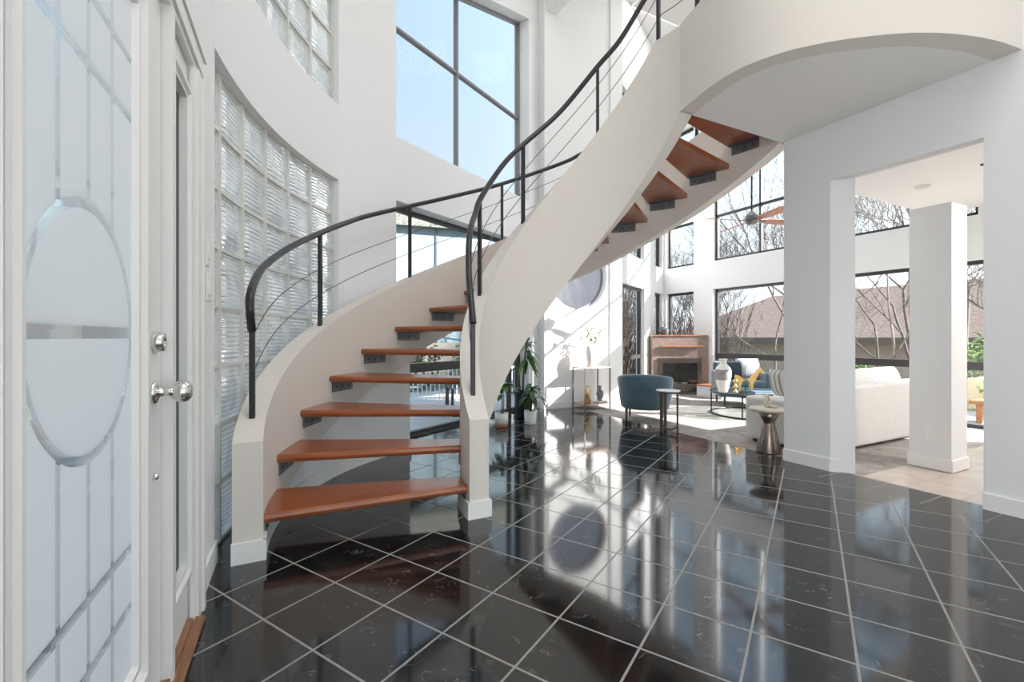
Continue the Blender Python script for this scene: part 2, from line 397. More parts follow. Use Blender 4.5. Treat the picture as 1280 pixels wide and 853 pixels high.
def vase_band():
    t=NT('banded_ceramic'); tc=t.n('TexCoord'); sp=t.n('SeparateXYZ',Vector=tc.outputs['Object'])
    n=t.n('TexNoise',Vector=tc.outputs['Object'],Scale=9.0,Detail=5,Roughness=.7)
    z=t.m('ADD',sp.outputs[2],t.m('MULTIPLY',t.m('SUBTRACT',n.outputs[0],.5),.03))
    band=t.m('MULTIPLY',t.m('GREATER_THAN',z,.17),t.m('LESS_THAN',z,.31))
    g=t.mix(n.outputs[0],(.13,.12,.12),(.44,.41,.40)); c=t.t.nodes.new('ShaderNodeMix'); c.data_type='RGBA'
    t.t.links.new(band,c.inputs[0]); c.inputs[6].default_value=(.76,.74,.68,1); t.t.links.new(g,c.inputs[7])
    p=t.n('BsdfPrincipled',Base_Color=c.outputs[2],Roughness=.5); return t.end(p.outputs[0])
M['banded']=vase_band()
def fill_mat():
    t=NT('fill_diffuser'); e=t.n('Emission',Color=(1,.96,.9,1),Strength=.6); return t.end(e.outputs[0])
M['fill_glow']=fill_mat()

# ------------------------------------------------------------------ dimensions of the house (x = across, y = away, z = up)
HEAD, SILL, ROOF = 2.46, 3.10, 6.85
SC=V((1.918,2.53,0))                                # centre of the stair's half circle
def sp_(r,th,z): a=R(th); return V((SC.x-r*cos(a), SC.y+r*sin(a), z))
CW=V((3.2854,2.0295,0)); CR=3.607                    # curved window wall
def cw(r,deg,z): a=R(deg); return V((CW.x+r*cos(a), CW.y+r*sin(a), z))
DL=V((sin(R(1.77)),cos(R(1.77)),0)); DP=V((-.287,2.6126,0)); DN=V((DL.y,-DL.x,0))   # door wall: direction, corner, inward normal
def dw(s,dep,z): p=DP+DL*s+DN*dep; return V((p.x,p.y,z))
JD=V((.866,.5,0)); JN=V((.5,-.866,0)); JP=V((.504,4.326,0))        # angled window wall
def jw(t,dep,z): p=JP+JD*t+JN*dep; return V((p.x,p.y,z))
SPP=V((4.975,5.885,0))                                             # bay wall start
def sw(t,dep,z): p=SPP+JD*t+JN*dep; return V((p.x,p.y,z))
XW=7.24                                                            # long window wall

# ------------------------------------------------------------------ floors
fl=[(-.52,-3.2),(-.42,2.5)]+[tuple(cw(CR+.07,d,0)[:2]) for d in range(171,140,-3)]+[tuple(jw(.0,-.23,0)[:2]),tuple(jw(3.4,-.23,0)[:2]),(3.6,6.2),(3.6,5.9),(3.70,5.9),(3.70,-3.2)]
b=MB(); b.prism(fl,-.12,0); struct(fix(b.build('floor',M['tile'])),'glossy black marble tiles laid on the diagonal with pale grout','floor')
b=MB(); b.box((3.70,-3.2,-.12),(4.02,5.9,0)); struct(b.build('floor_border',M['tile_border']),'single row of black tiles along the edge of the foyer floor','floor')
b=MB(); b.prism([(4.02,1.95),(7.3,1.95),(7.3,7.3),(5.0,5.95),(4.02,5.95)],-.12,-.004); struct(fix(b.build('floor_carpet',M['carpet'])),'grey mottled carpet of the living room','carpet')
b=MB(); b.box((4.02,-3.2,-.12),(7.3,1.95,-.003)); struct(b.build('floor_beige',M['beige']),'beige stone tile floor beyond the square opening','floor')

# ------------------------------------------------------------------ walls
def lin(fn, dep_in, dep_out): return lambda t,z,k: fn(t, dep_in if k==0 else dep_out, z)
def holes(hs): return lambda t,z: any(a<t<c and p<z<q for a,c,p,q in hs)
def cuts(lo,hi,vals): return sorted({lo,hi,*[v for v in vals if lo<v<hi]})
# left wall with the entry door and sidelight openings
hs=[(-1.995,-.875,0,2.1),(-.857,-.535,0,2.1)]
b=MB(); b.slab(lin(dw,0,-.2),cuts(-6,0.02,[-1.995,-.875,-.857,-.535]),[0,2.1,ROOF],holes(hs)); struct(b.build('wall_left',M['wall']),'white wall holding the entry door and its sidelight','wall')
# curved wall, window from its near corner to 141.9 degrees
hs=[(141.7,171.35,0,HEAD),(141.7,171.35,SILL+.02,6.0)]
ts=[138.6,140.4,141.7]+[141.7+29.65*i/24 for i in range(1,25)]+[172.2]
b=MB(); b.slab(lambda t,z,k: cw(CR+(.2 if k else 0),t,z),ts,[0,HEAD,SILL+.02,6.0,ROOF],holes(hs)); o=fix(b.build('wall_curved',M['wall'])); struct(o,'curved white wall with two tiers of glass block','wall')
def block_window(name,z0,nz,pitch,label):
    e=empty_struct(name,label,'window')
    b=MB(); b.smooth=False
    d0=142.0; pd=5.08; r=CR+.05
    b2=MB()
    for i in range(6):
        a0=d0+pd*i+(0 if i else -.1); a1=d0+pd*(i+1); a1=min(a1,171.9)
        for j in range(nz):
            za=z0+pitch*j; zb=za+pitch; g=.009; ga=.15
            A0,A1,ZA,ZB=a0+ga,a1-ga,za+g,zb-g
            vs=[];fs=[]; n=5
            for q in range(n):
                for w in range(n):
                    u,v_=q/(n-1),w/(n-1); e_=min(1,min(u,1-u)*6,min(v_,1-v_)*6)
                    vs.append(cw(r+.016-.016*e_,A0+(A1-A0)*u,ZA+(ZB-ZA)*v_))
            for q in range(n-1):
                for w in range(n-1): fs.append((q*n+w,(q+1)*n+w,(q+1)*n+w+1,q*n+w+1))
            b.add(vs,fs)
        # mortar: vertical
        for aa in ([a0,a1] if i==5 else [a0]):
            seg=[cw(r-.002,aa-.17,0),cw(r-.002,aa+.17,0),cw(r+.08,aa+.17,0),cw(r+.08,aa-.17,0)]
            b2.prism([(p.x,p.y) for p in seg],z0,z0+pitch*nz)
    for j in range(nz+1):
        zz=z0+pitch*j
        for i in range(24):
            a0=d0+29.9*i/24; a1=d0+29.9*(i+1)/24
            seg=[cw(r+.001,a0,0),cw(r+.001,a1,0),cw(r+.08,a1,0),cw(r+.08,a0,0)]
            b2.prism([(p.x,p.y) for p in seg],max(zz-.009,.002),zz+.009)
    fix(b2.build('mortar_grid',M['mortar'],e)); b.build('glass_blocks',M['block'],e)
    return e
block_window('window_1',.012,8,.3065,'tall curved glass block window beside the foot of the stair')
block_window('window_2',SILL+.02,9,.3065,'upper curved glass block window above the stair')
# angled wall with two big windows
J0,J1=.615,3.20
def zj(t,z):     # raked head of the upper opening
    return z+(max(0,(z-4.6)/1.2) if z<=5.8 else 1)*(.33*(t-J1)) if z>4.6 else z
hs=[(J0,J1,-1,HEAD),(J0,J1,SILL,5.8)]
b=MB(); b.slab(lambda t,z,k: jw(t,(-.26 if k else 0),zj(t,z)),[-.03]+cuts(0,3.6,[J0,J1,1.2,1.8,2.4,2.8]),[0,HEAD,SILL,5.8,ROOF+.6],holes(hs)); struct(b.build('wall_back',M['wall']),'white angled wall with a tall window above a full height one','wall')
# wall that takes the sun, with the round window
b=MB()
oc=V((4.14,2.06)); orad=.55
N_=48
x0,x1=3.52,4.975
# face with a circular hole: ring between circle and rectangle, plus the rest
def nwall():
    vs=[];fs=[]
    for k,yy in enumerate((5.885,6.05)):
        for i in range(N_):
            a=2*pi*i/N_
            vs.append((oc.x+orad*cos(a),yy,oc.y+orad*sin(a)))
        for i in range(N_):
            a=2*pi*i/N_; c,s_=cos(a),sin(a); m=max(abs(c),abs(s_))
            vs.append((oc.x+.58*c/m,yy,oc.y+.58*s_/m))
    for i in range(N_):
        j=(i+1)%N_
        fs.append((i,j,N_+j,N_+i)); fs.append((2*N_+i,3*N_+i,3*N_+j,2*N_+j)); fs.append((i,2*N_+i,2*N_+j,j))
    b.add(vs,fs)
nwall()
q0,q1,w0,w1=oc.x-.58,oc.x+.58,oc.y-.58,oc.y+.58
b.slab(lambda t,z,k:V((t,6.05 if k else 5.885,z)),[x0,q0,q1,x1+.02],[0,w0,w1,ROOF],lambda t,z:q0<t<q1 and w0<z<w1)
b.box((3.52,6.05,0),(3.70,6.6,ROOF)); b.box((4.74,5.855,0),(4.985,5.886,ROOF))
struct(fix(b.build('wall_far',M['wall'])),'white far wall catching the sun around a round window','wall')
# round window
e=empty_struct('window_3','round window in the sunlit far wall','window')
b=MB()
def ring(b,cx,cz,r0,r1,y0,y1,n=48):
    vs=[];fs=[]
    for i in range(n):
        a=2*pi*i/n
        for r,y in ((r0,y0),(r1,y0),(r1,y1),(r0,y1)): vs.append((cx+r*cos(a),y,cz+r*sin(a)))
    for i in range(n):
        j=(i+1)%n
        for q in range(4): fs.append((i*4+q,i*4+(q+1)%4,j*4+(q+1)%4,j*4+q))
    b.add(vs,fs)
ring(b,oc.x,oc.y,orad-.03,orad+.0,5.99,6.03); fix(b.build('window_frame',M['railgrey0'],e))
b=MB(); b.lathe([(.001,0),(orad-.03,0)],48,Matrix.Translation((oc.x,6.01,oc.y))@Matrix.Rotation(pi/2,4,'X'),cap=False); b.build('window_pane',M['smoke'],e)
# bay wall
W_T,W_B,U_B,U_T=1.985,0.0,2.51,5.26
hs=[(.05,1.277,W_B,W_T),(.05,1.277,U_B,U_T),(1.949,2.54,1.0,W_T),(1.949,2.54,U_B,U_T)]
b=MB(); b.slab(lin(sw,0,-.16),cuts(0,2.616,[.05,1.277,1.949,2.54]),[0,1.0,W_T,U_B,U_T,ROOF],holes(hs)); struct(fix(b.build('wall_bay',M['wall'])),'white bay wall with tall windows left of the fireplace','wall')
# long window wall
hs=[(6.41,7.12,1.0,W_T),(6.41,7.12,U_B,U_T),(4.2,5.96,W_B,W_T),(4.2,5.96,U_B,U_T),(1.2,3.9,W_B,W_T),(2.3,3.9,U_B,U_T)]
b=MB(); b.slab(lambda t,z,k:V((XW+(.16 if k else 0),t,z)),cuts(-3.2,7.28,[6.41,7.12,4.2,5.96,1.2,2.3,3.9]),[0,1.0,W_T,U_B,U_T,ROOF],holes(hs)); struct(fix(b.build('wall_windows',M['wall'])),'long white wall of stacked picture windows at the right','wall')
# right foyer wall with the square opening (splayed far jamb)
b=MB()
b.prism([(3.95,2.13),(4.05,2.0),(4.05,2.51),(3.95,2.51)],0,2.34)
b.box((3.95,-3.2,0),(4.05,1.23,2.34)); b.box((3.95,-3.2,2.34),(4.05,2.51,ROOF))
o=fix(b.build('wall_right',M['wall'])); struct(o,'white right wall with a wide square opening','wall')
b=MB(); b.prism([(4.05,2.45),(5.4,2.70),(7.24,2.70),(7.24,2.60),(5.42,2.60),(4.05,2.40)],2.8,ROOF); struct(fix(b.build('wall_upper',M['wall'])),'unseen upper storey wall above the side room, added to block sun','wall')  # out of view, added to keep upper window sun out
b=MB(); b.prism([(4.05,-3.2),(7.24,-3.2),(7.24,2.70),(5.4,2.70),(4.05,2.45)],2.6,2.8); struct(fix(b.build('ceiling_side',M['ceil'])),'low white ceiling of the side room','ceiling')
b=MB(); b.prism([(-.6,-3.2),(7.5,-3.2),(7.5,7.6),(4.9,6.2),(3.4,6.9),(.3,5.0),(-.6,3.0)],ROOF,ROOF+.15); struct(fix(b.build('ceiling',M['ceil'])),'high white ceiling of the double height rooms','ceiling')
b=MB(); b.box((3.54,3.2,5.98),(3.74,5.885,ROOF)); struct(b.build('trim_1',M['ceil']),'white ceiling beam at the far wall','trim')
b=MB(); b.slab(lambda t,z,k:V((t,-3.1 if k==0 else -3.25,z)),[-.7,-.2,3.8,7.5],[0,2.9,ROOF],lambda t,z:-.2<t<3.8 and z<2.9); struct(fix(b.build('wall_entry',M['wall'])),'unseen white wall behind the viewer, its wide opening shaped for the light','wall')  # added to cut light from behind; the opening lets some reach the soffit
# square pillar
e=thing('square_pillar','freestanding white square pillar seen through the square opening','pillar',(4.90,1.805,0))
b=MB(); b.box((-.14,-.137,0),(.14,.137,2.16)); b.build('shaft',M['wall'],e)
b=MB(); b.box((-.153,-.150,0),(.153,.150,.10)); b.build('baseboard',M['trim'],e,bevel=.006)
b=MB(); b.box((-.141,-.03,.235),(-.147,.03,.345)); 
o=tag(b.build('wall_outlet',M['plate'],None,bevel=.002,loc=(4.9,1.80,0)),'white wall outlet low on the square pillar','outlet')
for zz in (.262,.302):
    b=MB(); b.box((-.1465,-.014,zz),(-.149,.014,zz+.027)); b.build('socket',M['trim'],o,bevel=.003)


# ------------------------------------------------------------------ baseboards
def bb(name,pts,label,th=.014,h=.10,inward=1,parent=None):
    b=MB(); n=len(pts); pts=[V((p[0],p[1])) for p in pts]; off=[]
    for i in range(n):
        d=(pts[min(i+1,n-1)]-pts[max(i-1,0)]).normalized(); off.append(pts[i]+V((d.y,-d.x))*th*inward)
    for i in range(n-1):
        b.prism([tuple(pts[i]),tuple(pts[i+1]),tuple(off[i+1]),tuple(off[i])],0,h)
    o=fix(b.build(name,M['trim'],parent))
    if parent is None: struct(o,label,'baseboard')
    return o
bb('baseboard_left',[dw(-.36,0,0),dw(.004,0,0)],'white baseboard between the entry door and the glass block window')
bb('baseboard_right',[(3.95,2.51),(3.95,2.13),(3.985,2.085)],'white baseboard at the foot of the wall left of the square opening',inward=-1 if False else 1)
bb('baseboard_opening',[(3.95,1.23),(3.95,-3)],'white baseboard right of the square opening')
bb('baseboard_far',[(3.52,6.15),(3.52,5.885)],'white baseboard on the return of the far wall',inward=1)
bb('baseboard_far_wall',[(3.506,5.885),(4.74,5.885)],'white baseboard under the round window',inward=1)

# ------------------------------------------------------------------ windows with dark frames
WN=[3]
def window(fn,t0,t1,z0,z1,dep,label,mt=(),mz=(),fw=.045,fd=.06,rail=None,ztop=None,name=None,mat_=None,sides=(1,1,1,1),light=None):
    WN[0]+=1
    e=empty_struct('window_%d'%WN[0],label,'window')
    zt=ztop or (lambda t:z1)
    b=MB()
    def bar(ta,tb,za,zb,d0=None,d1=None,raked=False):
        d0=dep-fd/2 if d0 is None else d0; d1=dep+fd/2 if d1 is None else d1
        ps=[]
        for d in (d1,d0):
            for (t,z) in ((ta,za),(tb,za),(tb,zb),(ta,zb)):
                ps.append(fn(t,d,z+(zt(t)-z1 if raked else 0)))
        b.add(ps,[(0,1,2,3),(7,6,5,4),(0,4,5,1),(1,5,6,2),(2,6,7,3),(3,7,4,0)])
    if sides[0]: bar(t0,t0+fw,z0,zt(t0)-.0)
    if sides[1]: bar(t1-fw,t1,z0,zt(t1)-.0)
    if sides[2]: bar(t0,t1,z0,z0+fw)
    if sides[3]: bar(t0,t1,z1-fw,z1,raked=True)
    for m_ in mt: bar(m_-fw*.4,m_+fw*.4,z0,zt(m_)-.01)
    for m_ in mz: bar(t0,t1,m_-fw*.4,m_+fw*.4)
    if rail: bar(t0,t1,rail[0],rail[1],dep-fd*.6,dep+fd*.6)
    b.build('window_frame',mat_ or M['frame'],e)
    b=MB(); b.add([fn(t0,dep-.002,z0),fn(t1,dep-.002,z0),fn(t1,dep-.002,zt(t1)),fn(t0,dep-.002,zt(t0))],[(0,1,2,3)]); b.build('window_pane',M['glass'],e)
    return e
xw=lambda t,d,z: V((XW-d,t,z))
M['railgrey']=mat('window_rail_grey',(.13,.125,.12),.45)
window(jw,J0,J1,SILL,5.8,-.19,'tall upper window showing blue sky on the angled wall',mt=(1.765,),mz=(4.35,),ztop=lambda t:zj(t,5.8),fw=.034,mat_=M['railgrey0'])
window(jw,J0,J1,0,HEAD,-.19,'full height window behind the stair',mt=(.73,2.95),mz=(1.95,) if False else (),rail=(.69,.79))
window(sw,.05,1.277,W_B,W_T,-.1,'tall lower window left of the fireplace',rail=(.69,.76))
window(sw,.05,1.277,U_B,U_T,-.1,'upper window left of the fireplace',mz=(3.36,))
window(sw,1.949,2.54,1.0,W_T,-.1,'narrow corner pane above the fireplace',sides=(0,1,1,1))
window(sw,1.949,2.54,U_B,U_T,-.1,'upper narrow corner pane',mz=(3.36,),sides=(0,1,1,1))
window(xw,6.41,7.12,1.0,W_T,-.1,'corner window pane above the fireplace at right',sides=(0,1,1,1))
window(xw,6.41,7.12,U_B,U_T,-.1,'upper corner window pane at right',mz=(3.36,),sides=(0,1,1,1))
window(xw,4.2,5.96,W_B,W_T,-.1,'wide lower picture window behind the blue armchair',rail=(.69,.785),mat_=M['frame'])
window(xw,4.2,5.96,U_B,U_T,-.1,'wide upper window behind the ceiling fan',mt=(5.06,),mz=(3.36,))
window(xw,1.2,3.9,W_B,W_T,-.1,'lower picture window seen through the square opening',rail=(.69,.785))
window(xw,2.3,3.9,U_B,U_T,-.1,'upper window seen through the square opening',mz=(3.36,))

# ------------------------------------------------------------------ entry door and sidelight
def local_dw(s): p=dw(s,0,0); return (p.x,p.y,0)
DROT=-R(1.77)
def moulding(b,y0,y1,z0,z1,w,steps):
    """picture frame moulding in the local y-z plane; steps = [(inset0, inset1, depth0, depth1), ...]"""
    for i0,i1,d0,d1 in steps:
        A=[(y0+i0,z0+i0),(y1-i0,z0+i0),(y1-i0,z1-i0),(y0+i0,z1-i0)]; B=[(y0+i1,z0+i1),(y1-i1,z0+i1),(y1-i1,z1-i1),(y0+i1,z1-i1)]
        vs=[(d0,y,z) for y,z in A]+[(d1,y,z) for y,z in B]
        b.add(vs,[(i,(i+1)%4,4+(i+1)%4,4+i) for i in range(4)])
d=empty_struct('door_1','white entry door with an etched glass panel','door',local_dw(-1.43),DROT)
def framed_leaf(b,y0,y1,z0,z1,gy0,gy1,gz0,gz1,x0,x1):
    b.slab(lambda t,z,k:V((x1 if k==0 else x0,t,z)),[y0,gy0,gy1,y1],[z0,gz0,gz1,z1],lambda t,z:gy0<t<gy1 and gz0<z<gz1)
b=MB(); framed_leaf(b,-.535,.535,.03,2.09,-.345,.345,.17,2.0,-.05,-.012)
steps=[(0,.004,-.012,-.018),(.004,.012,-.018,.010),(.012,.026,.012,.012),(.026,.034,.012,-.008),(.034,.05,-.008,-.008),(.05,.058,-.008,.006),(.058,.068,.006,.006),(.068,.075,.006,-.008)]
moulding(b,-.345,.345,.17,2.0,.09,[(i*1.2,j*1.2,p,q) for i,j,p,q in steps]); fix(b.build('door_leaf',M['door'],d))
b=MB(); b.box((-.014,-.262,-.835),(-.008,.262,.835)); b.build('glass_panel',M['etched'],d,loc=(0,0,1.09))
def knobset(y,z,parent):
    b=MB(); Mx=T(-.012,y,z)@Matrix.Rotation(pi/2,4,'Y')
    b.lathe([(.001,0),(.035,0),(.036,.004),(.030,.010),(.018,.013),(.013,.016),(.0125,.036),(.017,.042),(.026,.050),(.032,.062),(.033,.072),(.029,.084),(.018,.092),(.001,.094)],28,Mx)
    return b.build('door_knob',M['chrome'],parent)
knobset(.467,.92,d)
b=MB(); Mx=T(-.012,.467,1.066)@Matrix.Rotation(pi/2,4,'Y')
b.lathe([(.001,0),(.030,0),(.031,.006),(.027,.022),(.025,.026),(.012,.027),(.012,.022),(.001,.022)],28,Mx); b.build('deadbolt',M['chrome'],d)
b=MB(); Mx=T(-.012,.467,.675)@Matrix.Rotation(pi/2,4,'Y'); b.lathe([(.001,0),(.011,0),(.010,.008),(.006,.012),(.001,.013)],16,Mx); b.build('night_latch',M['chrome'],d)
e=empty_struct('window_sidelight','narrow white sidelight panel right of the entry door','sidelight',local_dw(-.70),DROT); e.name='door_2'
b=MB(); framed_leaf(b,-.155,.155,.03,2.09,-.14,.15,.20,2.0,-.05,-.008)
moulding(b,-.14,.15,.20,2.0,.06,[(0,.010,-.008,.012),(.010,.024,.012,.012),(.024,.034,.012,.002),(.034,.046,.002,.002),(.046,.047,.002,-.024)]); fix(b.build('panel_frame',M['door'],e))
b=MB(); b.box((-.028,-.094,.246),(-.023,.104,1.954)); b.build('glass_panel',M['sideglass'],e)
# casing
b=MB()
def casing(b,sa,sb,z0,z1):
    for x,o in ((.022,0),(.03,.02),(.018,.045)): pass
    b.box((0,sa,z0),(.020,sb,z1)); b.box((.020,sa+(.06 if sb-sa>.1 else .02),z0),(.030,sb,z1)); b.box((.020,sa,z0),(.026,sa+.014,z1))
M0=Matrix.Translation(dw(0,0,0))@Matrix.Rotation(DROT,4,'Z')
b.box((-.06,-.885,0),(.018,-.857,2.1),M0)
for (x0_,x1_,ya,yb) in ((0,.014,-.545,-.52),(0,.024,-.52,-.455),(0,.032,-.455,-.42),(0,.018,-.42,-.40)): b.box((x0_,ya,0),(x1_,yb,2.1+(.0)),M0)
for (x0_,x1_,za,zb) in ((0,.014,2.1,2.122),(0,.024,2.122,2.185),(0,.032,2.185,2.22),(0,.018,2.22,2.235)): b.box((x0_,-2.15,za),(x1_,-.40,zb),M0)
for (x0_,x1_,ya,yb) in ((0,.018,-2.02,-1.99),(0,.028,-2.15,-2.02)): b.box((x0_,ya,0),(x1_,yb,2.1),M0)
struct(b.build('trim_2',M['door']),'white moulded casing around the entry door','trim')
b=MB(); b.prism([(-.012,-2.0),(.046,-2.0),(.046,-.52),(-.012,-.52)],0,.020,M0); b.prism([(-.04,-2.0),(.012,-2.0),(.012,-.545),(-.04,-.545)],.018,.032,M0)
tag(b.build('door_threshold',M['threshold'],bevel=.005),'reddish oak threshold under the entry door','threshold')
# switches
def switch(s,z,w,h,n,label):
    p=dw(s,0,0); e=thing('light_switch',label,'switch',(p.x,p.y,z),DROT,'light switches by the entry door')
    b=MB(); b.box((0,-w/2,-h/2),(.006,w/2,h/2)); b.build('cover_plate',M['plate'],e,bevel=.003)
    for i in range(n):
        c=(i-(n-1)/2)*.046; b=MB(); b.box((.005,c-.016,-.033),(.010,c+.016,.033)); b.build('rocker',M['plate'],e,bevel=.002)
switch(-.185,1.46,.075,.125,1,'single white light switch, the upper one right of the entry door')
switch(-.15,1.305,.122,.125,2,'double white light switch just below the single one')

# ------------------------------------------------------------------ the curved staircase
ST=thing('curved_staircase','beige curved staircase with floating cherry treads and black cable railing','staircase',(SC.x,SC.y,0))
def ss(r,th,z): return sp_(r,th,z)-SC
RI0,RI1,RO0,RO1=.795,.92,1.995,2.125
zt_in=lambda th: min(.588+.0175*th,3.46)
zb_in=lambda th: max(0,2.80-.0179*(180-th))
zt_out=lambda th: .575+.0162*th
OUTB=[(0,0),(11,0),(30,.27),(66,.83),(71.6,.985),(83.7,1.187),(127.3,1.834),(153.2,2.30),(180,2.785)]
zb_out=lambda th: lerp_table(OUTB,th)
def ringwall(b,r0,r1,ths,zb,zt):
    vs=[];fs=[]
    for th in ths:
        for r,z in ((r0,zb(th)),(r1,zb(th)),(r1,zt(th)),(r0,zt(th))): vs.append(ss(r,th,z))
    n=len(ths)
    b.smooth=False
    for i in range(n-1):
        for q in range(4): fs.append((i*4+q,(i+1)*4+q,(i+1)*4+(q+1)%4,i*4+(q+1)%4))
    fs.append((0,1,2,3)); fs.append((n*4-1,n*4-2,n*4-3,n*4-4)); b.add(vs,fs)
def smooth_by_angle(o,ang=35):
    me=o.data
    me.polygons.foreach_set('use_smooth',[True]*len(me.polygons))
    try: me.set_sharp_from_angle(angle=R(ang))
    except Exception: pass
    return o
fr=lambda a,c,n:[a+(c-a)*i/n for i in range(n+1)]
b=MB(); ringwall(b,RI0,RI1,fr(0,180,90)+[],zb_in,zt_in); smooth_by_angle(fix(b.build('inner_stringer',M['stringer'],ST)))
b=MB(); ringwall(b,RO0,RO1,fr(0,180,90),zb_out,zt_out); smooth_by_angle(fix(b.build('outer_stringer',M['stringer'],ST)))
b=MB()
arch=lambda th: max(.01,zb_out(th)-.002) if th<62.5 else max(.01,min(zb_out(th)-.002, .70+ (zb_out(66)-.70)*sqrt(max(0,1-((th-62.5)/3.6)**2))))
ringwall(b,RO0+.003,RO1-.003,fr(11.2,66,40),lambda th:0,lambda th:max(.01,zb_out(th)-.001)); smooth_by_angle(fix(b.build('base_wall',M['wall'],ST)))
# baseboards on the stair
b=MB(); ringwall(b,RO0-.014,RO0,fr(-.3,66.2,40),lambda th:0,lambda th:.10)
for r0,r1 in ((RO0-.014,RO1+.004),(RI0-.014,RI1+.014)):
    vs=[ss(r0,0,0),ss(r1,0,0)]; q=V((0,-.014,0)); 
    b.prism([(p.x,p.y) for p in (ss(r0,0,0),ss(r1,0,0),ss(r1,0,0)+q,ss(r0,0,0)+q)],0,.10)
ringwall(b,RI1,RI1+.014,fr(0,20,12),lambda th:0,lambda th:.10); ringwall(b,RI0-.014,RI0,fr(0,20,12),lambda th:0,lambda th:.10)
smooth_by_angle(fix(b.build('baseboard',M['trim'],ST)))
# treads
RISE,STEP=.197,11.75
def tread_mesh():
    b=MB(); r0,r1=RI1-.006,RO0+.006; n=10; out=[]
    dth=11.9
    # rounded nosing at theta=0 side, straight back edge; outline sampled with the nosing profile
    prof=[(.010,-.046),(.0,-.038),(-.004,-.023),(.0,-.008),(.010,0)]     # tangential offset (m), z
    rs=[r0+(r1-r0)*i/6 for i in range(7)]
    vs=[];fs=[]
    for r in rs:
        for tm,z in prof: vs.append(ss(r,math.degrees(tm/r),z))
        for z in (0,-.046): vs.append(ss(r,dth,z))
    k=7
    for i in range(len(rs)-1):
        for q in range(k): fs.append((i*k+q,(i+1)*k+q,(i+1)*k+(q+1)%k,i*k+(q+1)%k))
    fs.append(tuple(range(k-1,-1,-1))); fs.append(tuple((len(rs)-1)*k+q for q in range(k)))
    b.add(vs,fs); return b
def bracket_mesh(inner):
    b=MB(); th0,th1=(.9,8.3) if not inner else (1.5,9.5)
    ra,rb=(RO0-.009,RO0-.001) if not inner else (RI1+.001,RI1+.009)
    rc,rd=(RO0-.07,RO0-.001) if not inner else (RI1+.001,RI1+.06)
    n=6
    def arc(ra,rb,za,zb):
        ringwall(b,ra,rb,fr(th0,th1,n),lambda t:za,lambda t:zb)
    arc(ra,rb,-.128,-.047); arc(rc,rd,-.054,-.0465)
    if not inner:
        b.mi=1
        for f in (.2,.5,.8):
            th=th0+(th1-th0)*f; p=ss(RO0-.009,th,-.09); a=-R(th)
            b.lathe([(.001,0),(.008,0),(.007,.004),(.001,.005)],8,Matrix.Translation(p)@Matrix.Rotation(a,4,'Z')@Matrix.Rotation(pi/2,4,'Y'))
        b.mi=0
    return b
tr=None
for k in range(1,16):
    th=2+STEP*(k-1); z=RISE*k-.004
    if tr is None:
        tr=fix(tread_mesh().build('tread',M['tread'],ST)); br=[fix(bracket_mesh(i).build('bracket',[M['bracket'],M['bolt']],tr)) for i in (False,True)]
        o=tr
    else: o=copy_tree(tr,ST)
    o.location=(0,0,z); o.rotation_euler=(0,0,-R(th-0))
# rails (theta, z)
ORAIL=[(5.6,1.115),(4.0,1.20),(4.6,1.31),(11,1.447),(17.4,1.552),(26.1,1.696),(35.8,1.856),(45.1,2.016),(53.3,2.154),(67,2.356),(79.9,2.539),(97.4,2.78),(116.1,3.046),(123.4,3.168),(140,3.43),(160,3.76),(178,4.06)]
IRAIL=[(6.7,1.165),(9,1.25),(12.5,1.36),(16.5,1.45),(20.5,1.56),(25,1.72),(32,1.85),(40,1.97),(48.5,2.135),(69.2,2.485),(83.8,2.706),(106.5,3.037),(128.4,3.431),(141,3.622),(153.8,3.87),(164,4.03),(172,4.10),(180,4.11)]
# parapet line of the balcony (outer face, camera side)
PAR=[(2.713,2.53),(2.668,2.36),(2.630,2.19),(2.617,2.02),(2.643,1.86),(2.715,1.705),(2.82,1.57),(2.96,1.44),(3.13,1.315),(3.32,1.215),(3.53,1.14),(3.74,1.09),(3.949,1.063)]
PARs=[V((p.x,p.y)) for p in smooth_path([(x,y,0) for x,y in PAR],4)]
def offs(pts,d):
    o=[]
    for i,p in enumerate(pts):
        t=(pts[min(i+1,len(pts)-1)]-pts[max(i-1,0)]).normalized(); o.append(p+V((-t.y,t.x))*d)
    return o
PI_=offs(PARs,.125); PI_[-1]=V((3.949,PI_[-1].y)); PMID=offs(PARs,.062)
opts=smooth_path([ss(2.062,t,z) for t,z in ORAIL],6)
b=MB(); b.tube(opts,.021,10); b.build('handrail',M['rail'],ST)
ipts=[ss(.862,t,z) for t,z in IRAIL]+[V((p.x,p.y,4.11))-SC for p in PMID[2::4]]
ipts=smooth_path(ipts,6); b=MB(); b.tube(ipts,.021,10); b.build('handrail',M['rail'],ST)
def post(p,z0,z1,ang):
    b=MB(); b.box((-.0135,-.0135,0),(.0135,.0135,z1-z0),T(p.x,p.y,z0,ang)); b.build('post',M['rail'],ST,bevel=.002,seg=1)
for th,zt in ((5.5,1.115),(36.7,1.86),(67.3,2.345),(97.5,2.765),(127,3.21),(157,3.70)): post(ss(2.06,th,0),zt_out(th)-.01,zt,-R(th))
for th,zt in ((8,1.19),(46.3,2.08),(83.1,2.69),(128.4,3.42),(163,4.01)): post(ss(.86,th,0),zt_in(th)-.01,zt,-R(th))
for k in (3,19,33,45):
    p=PMID[k]; post(V((p.x,p.y,0))-SC,3.45,4.10,0)
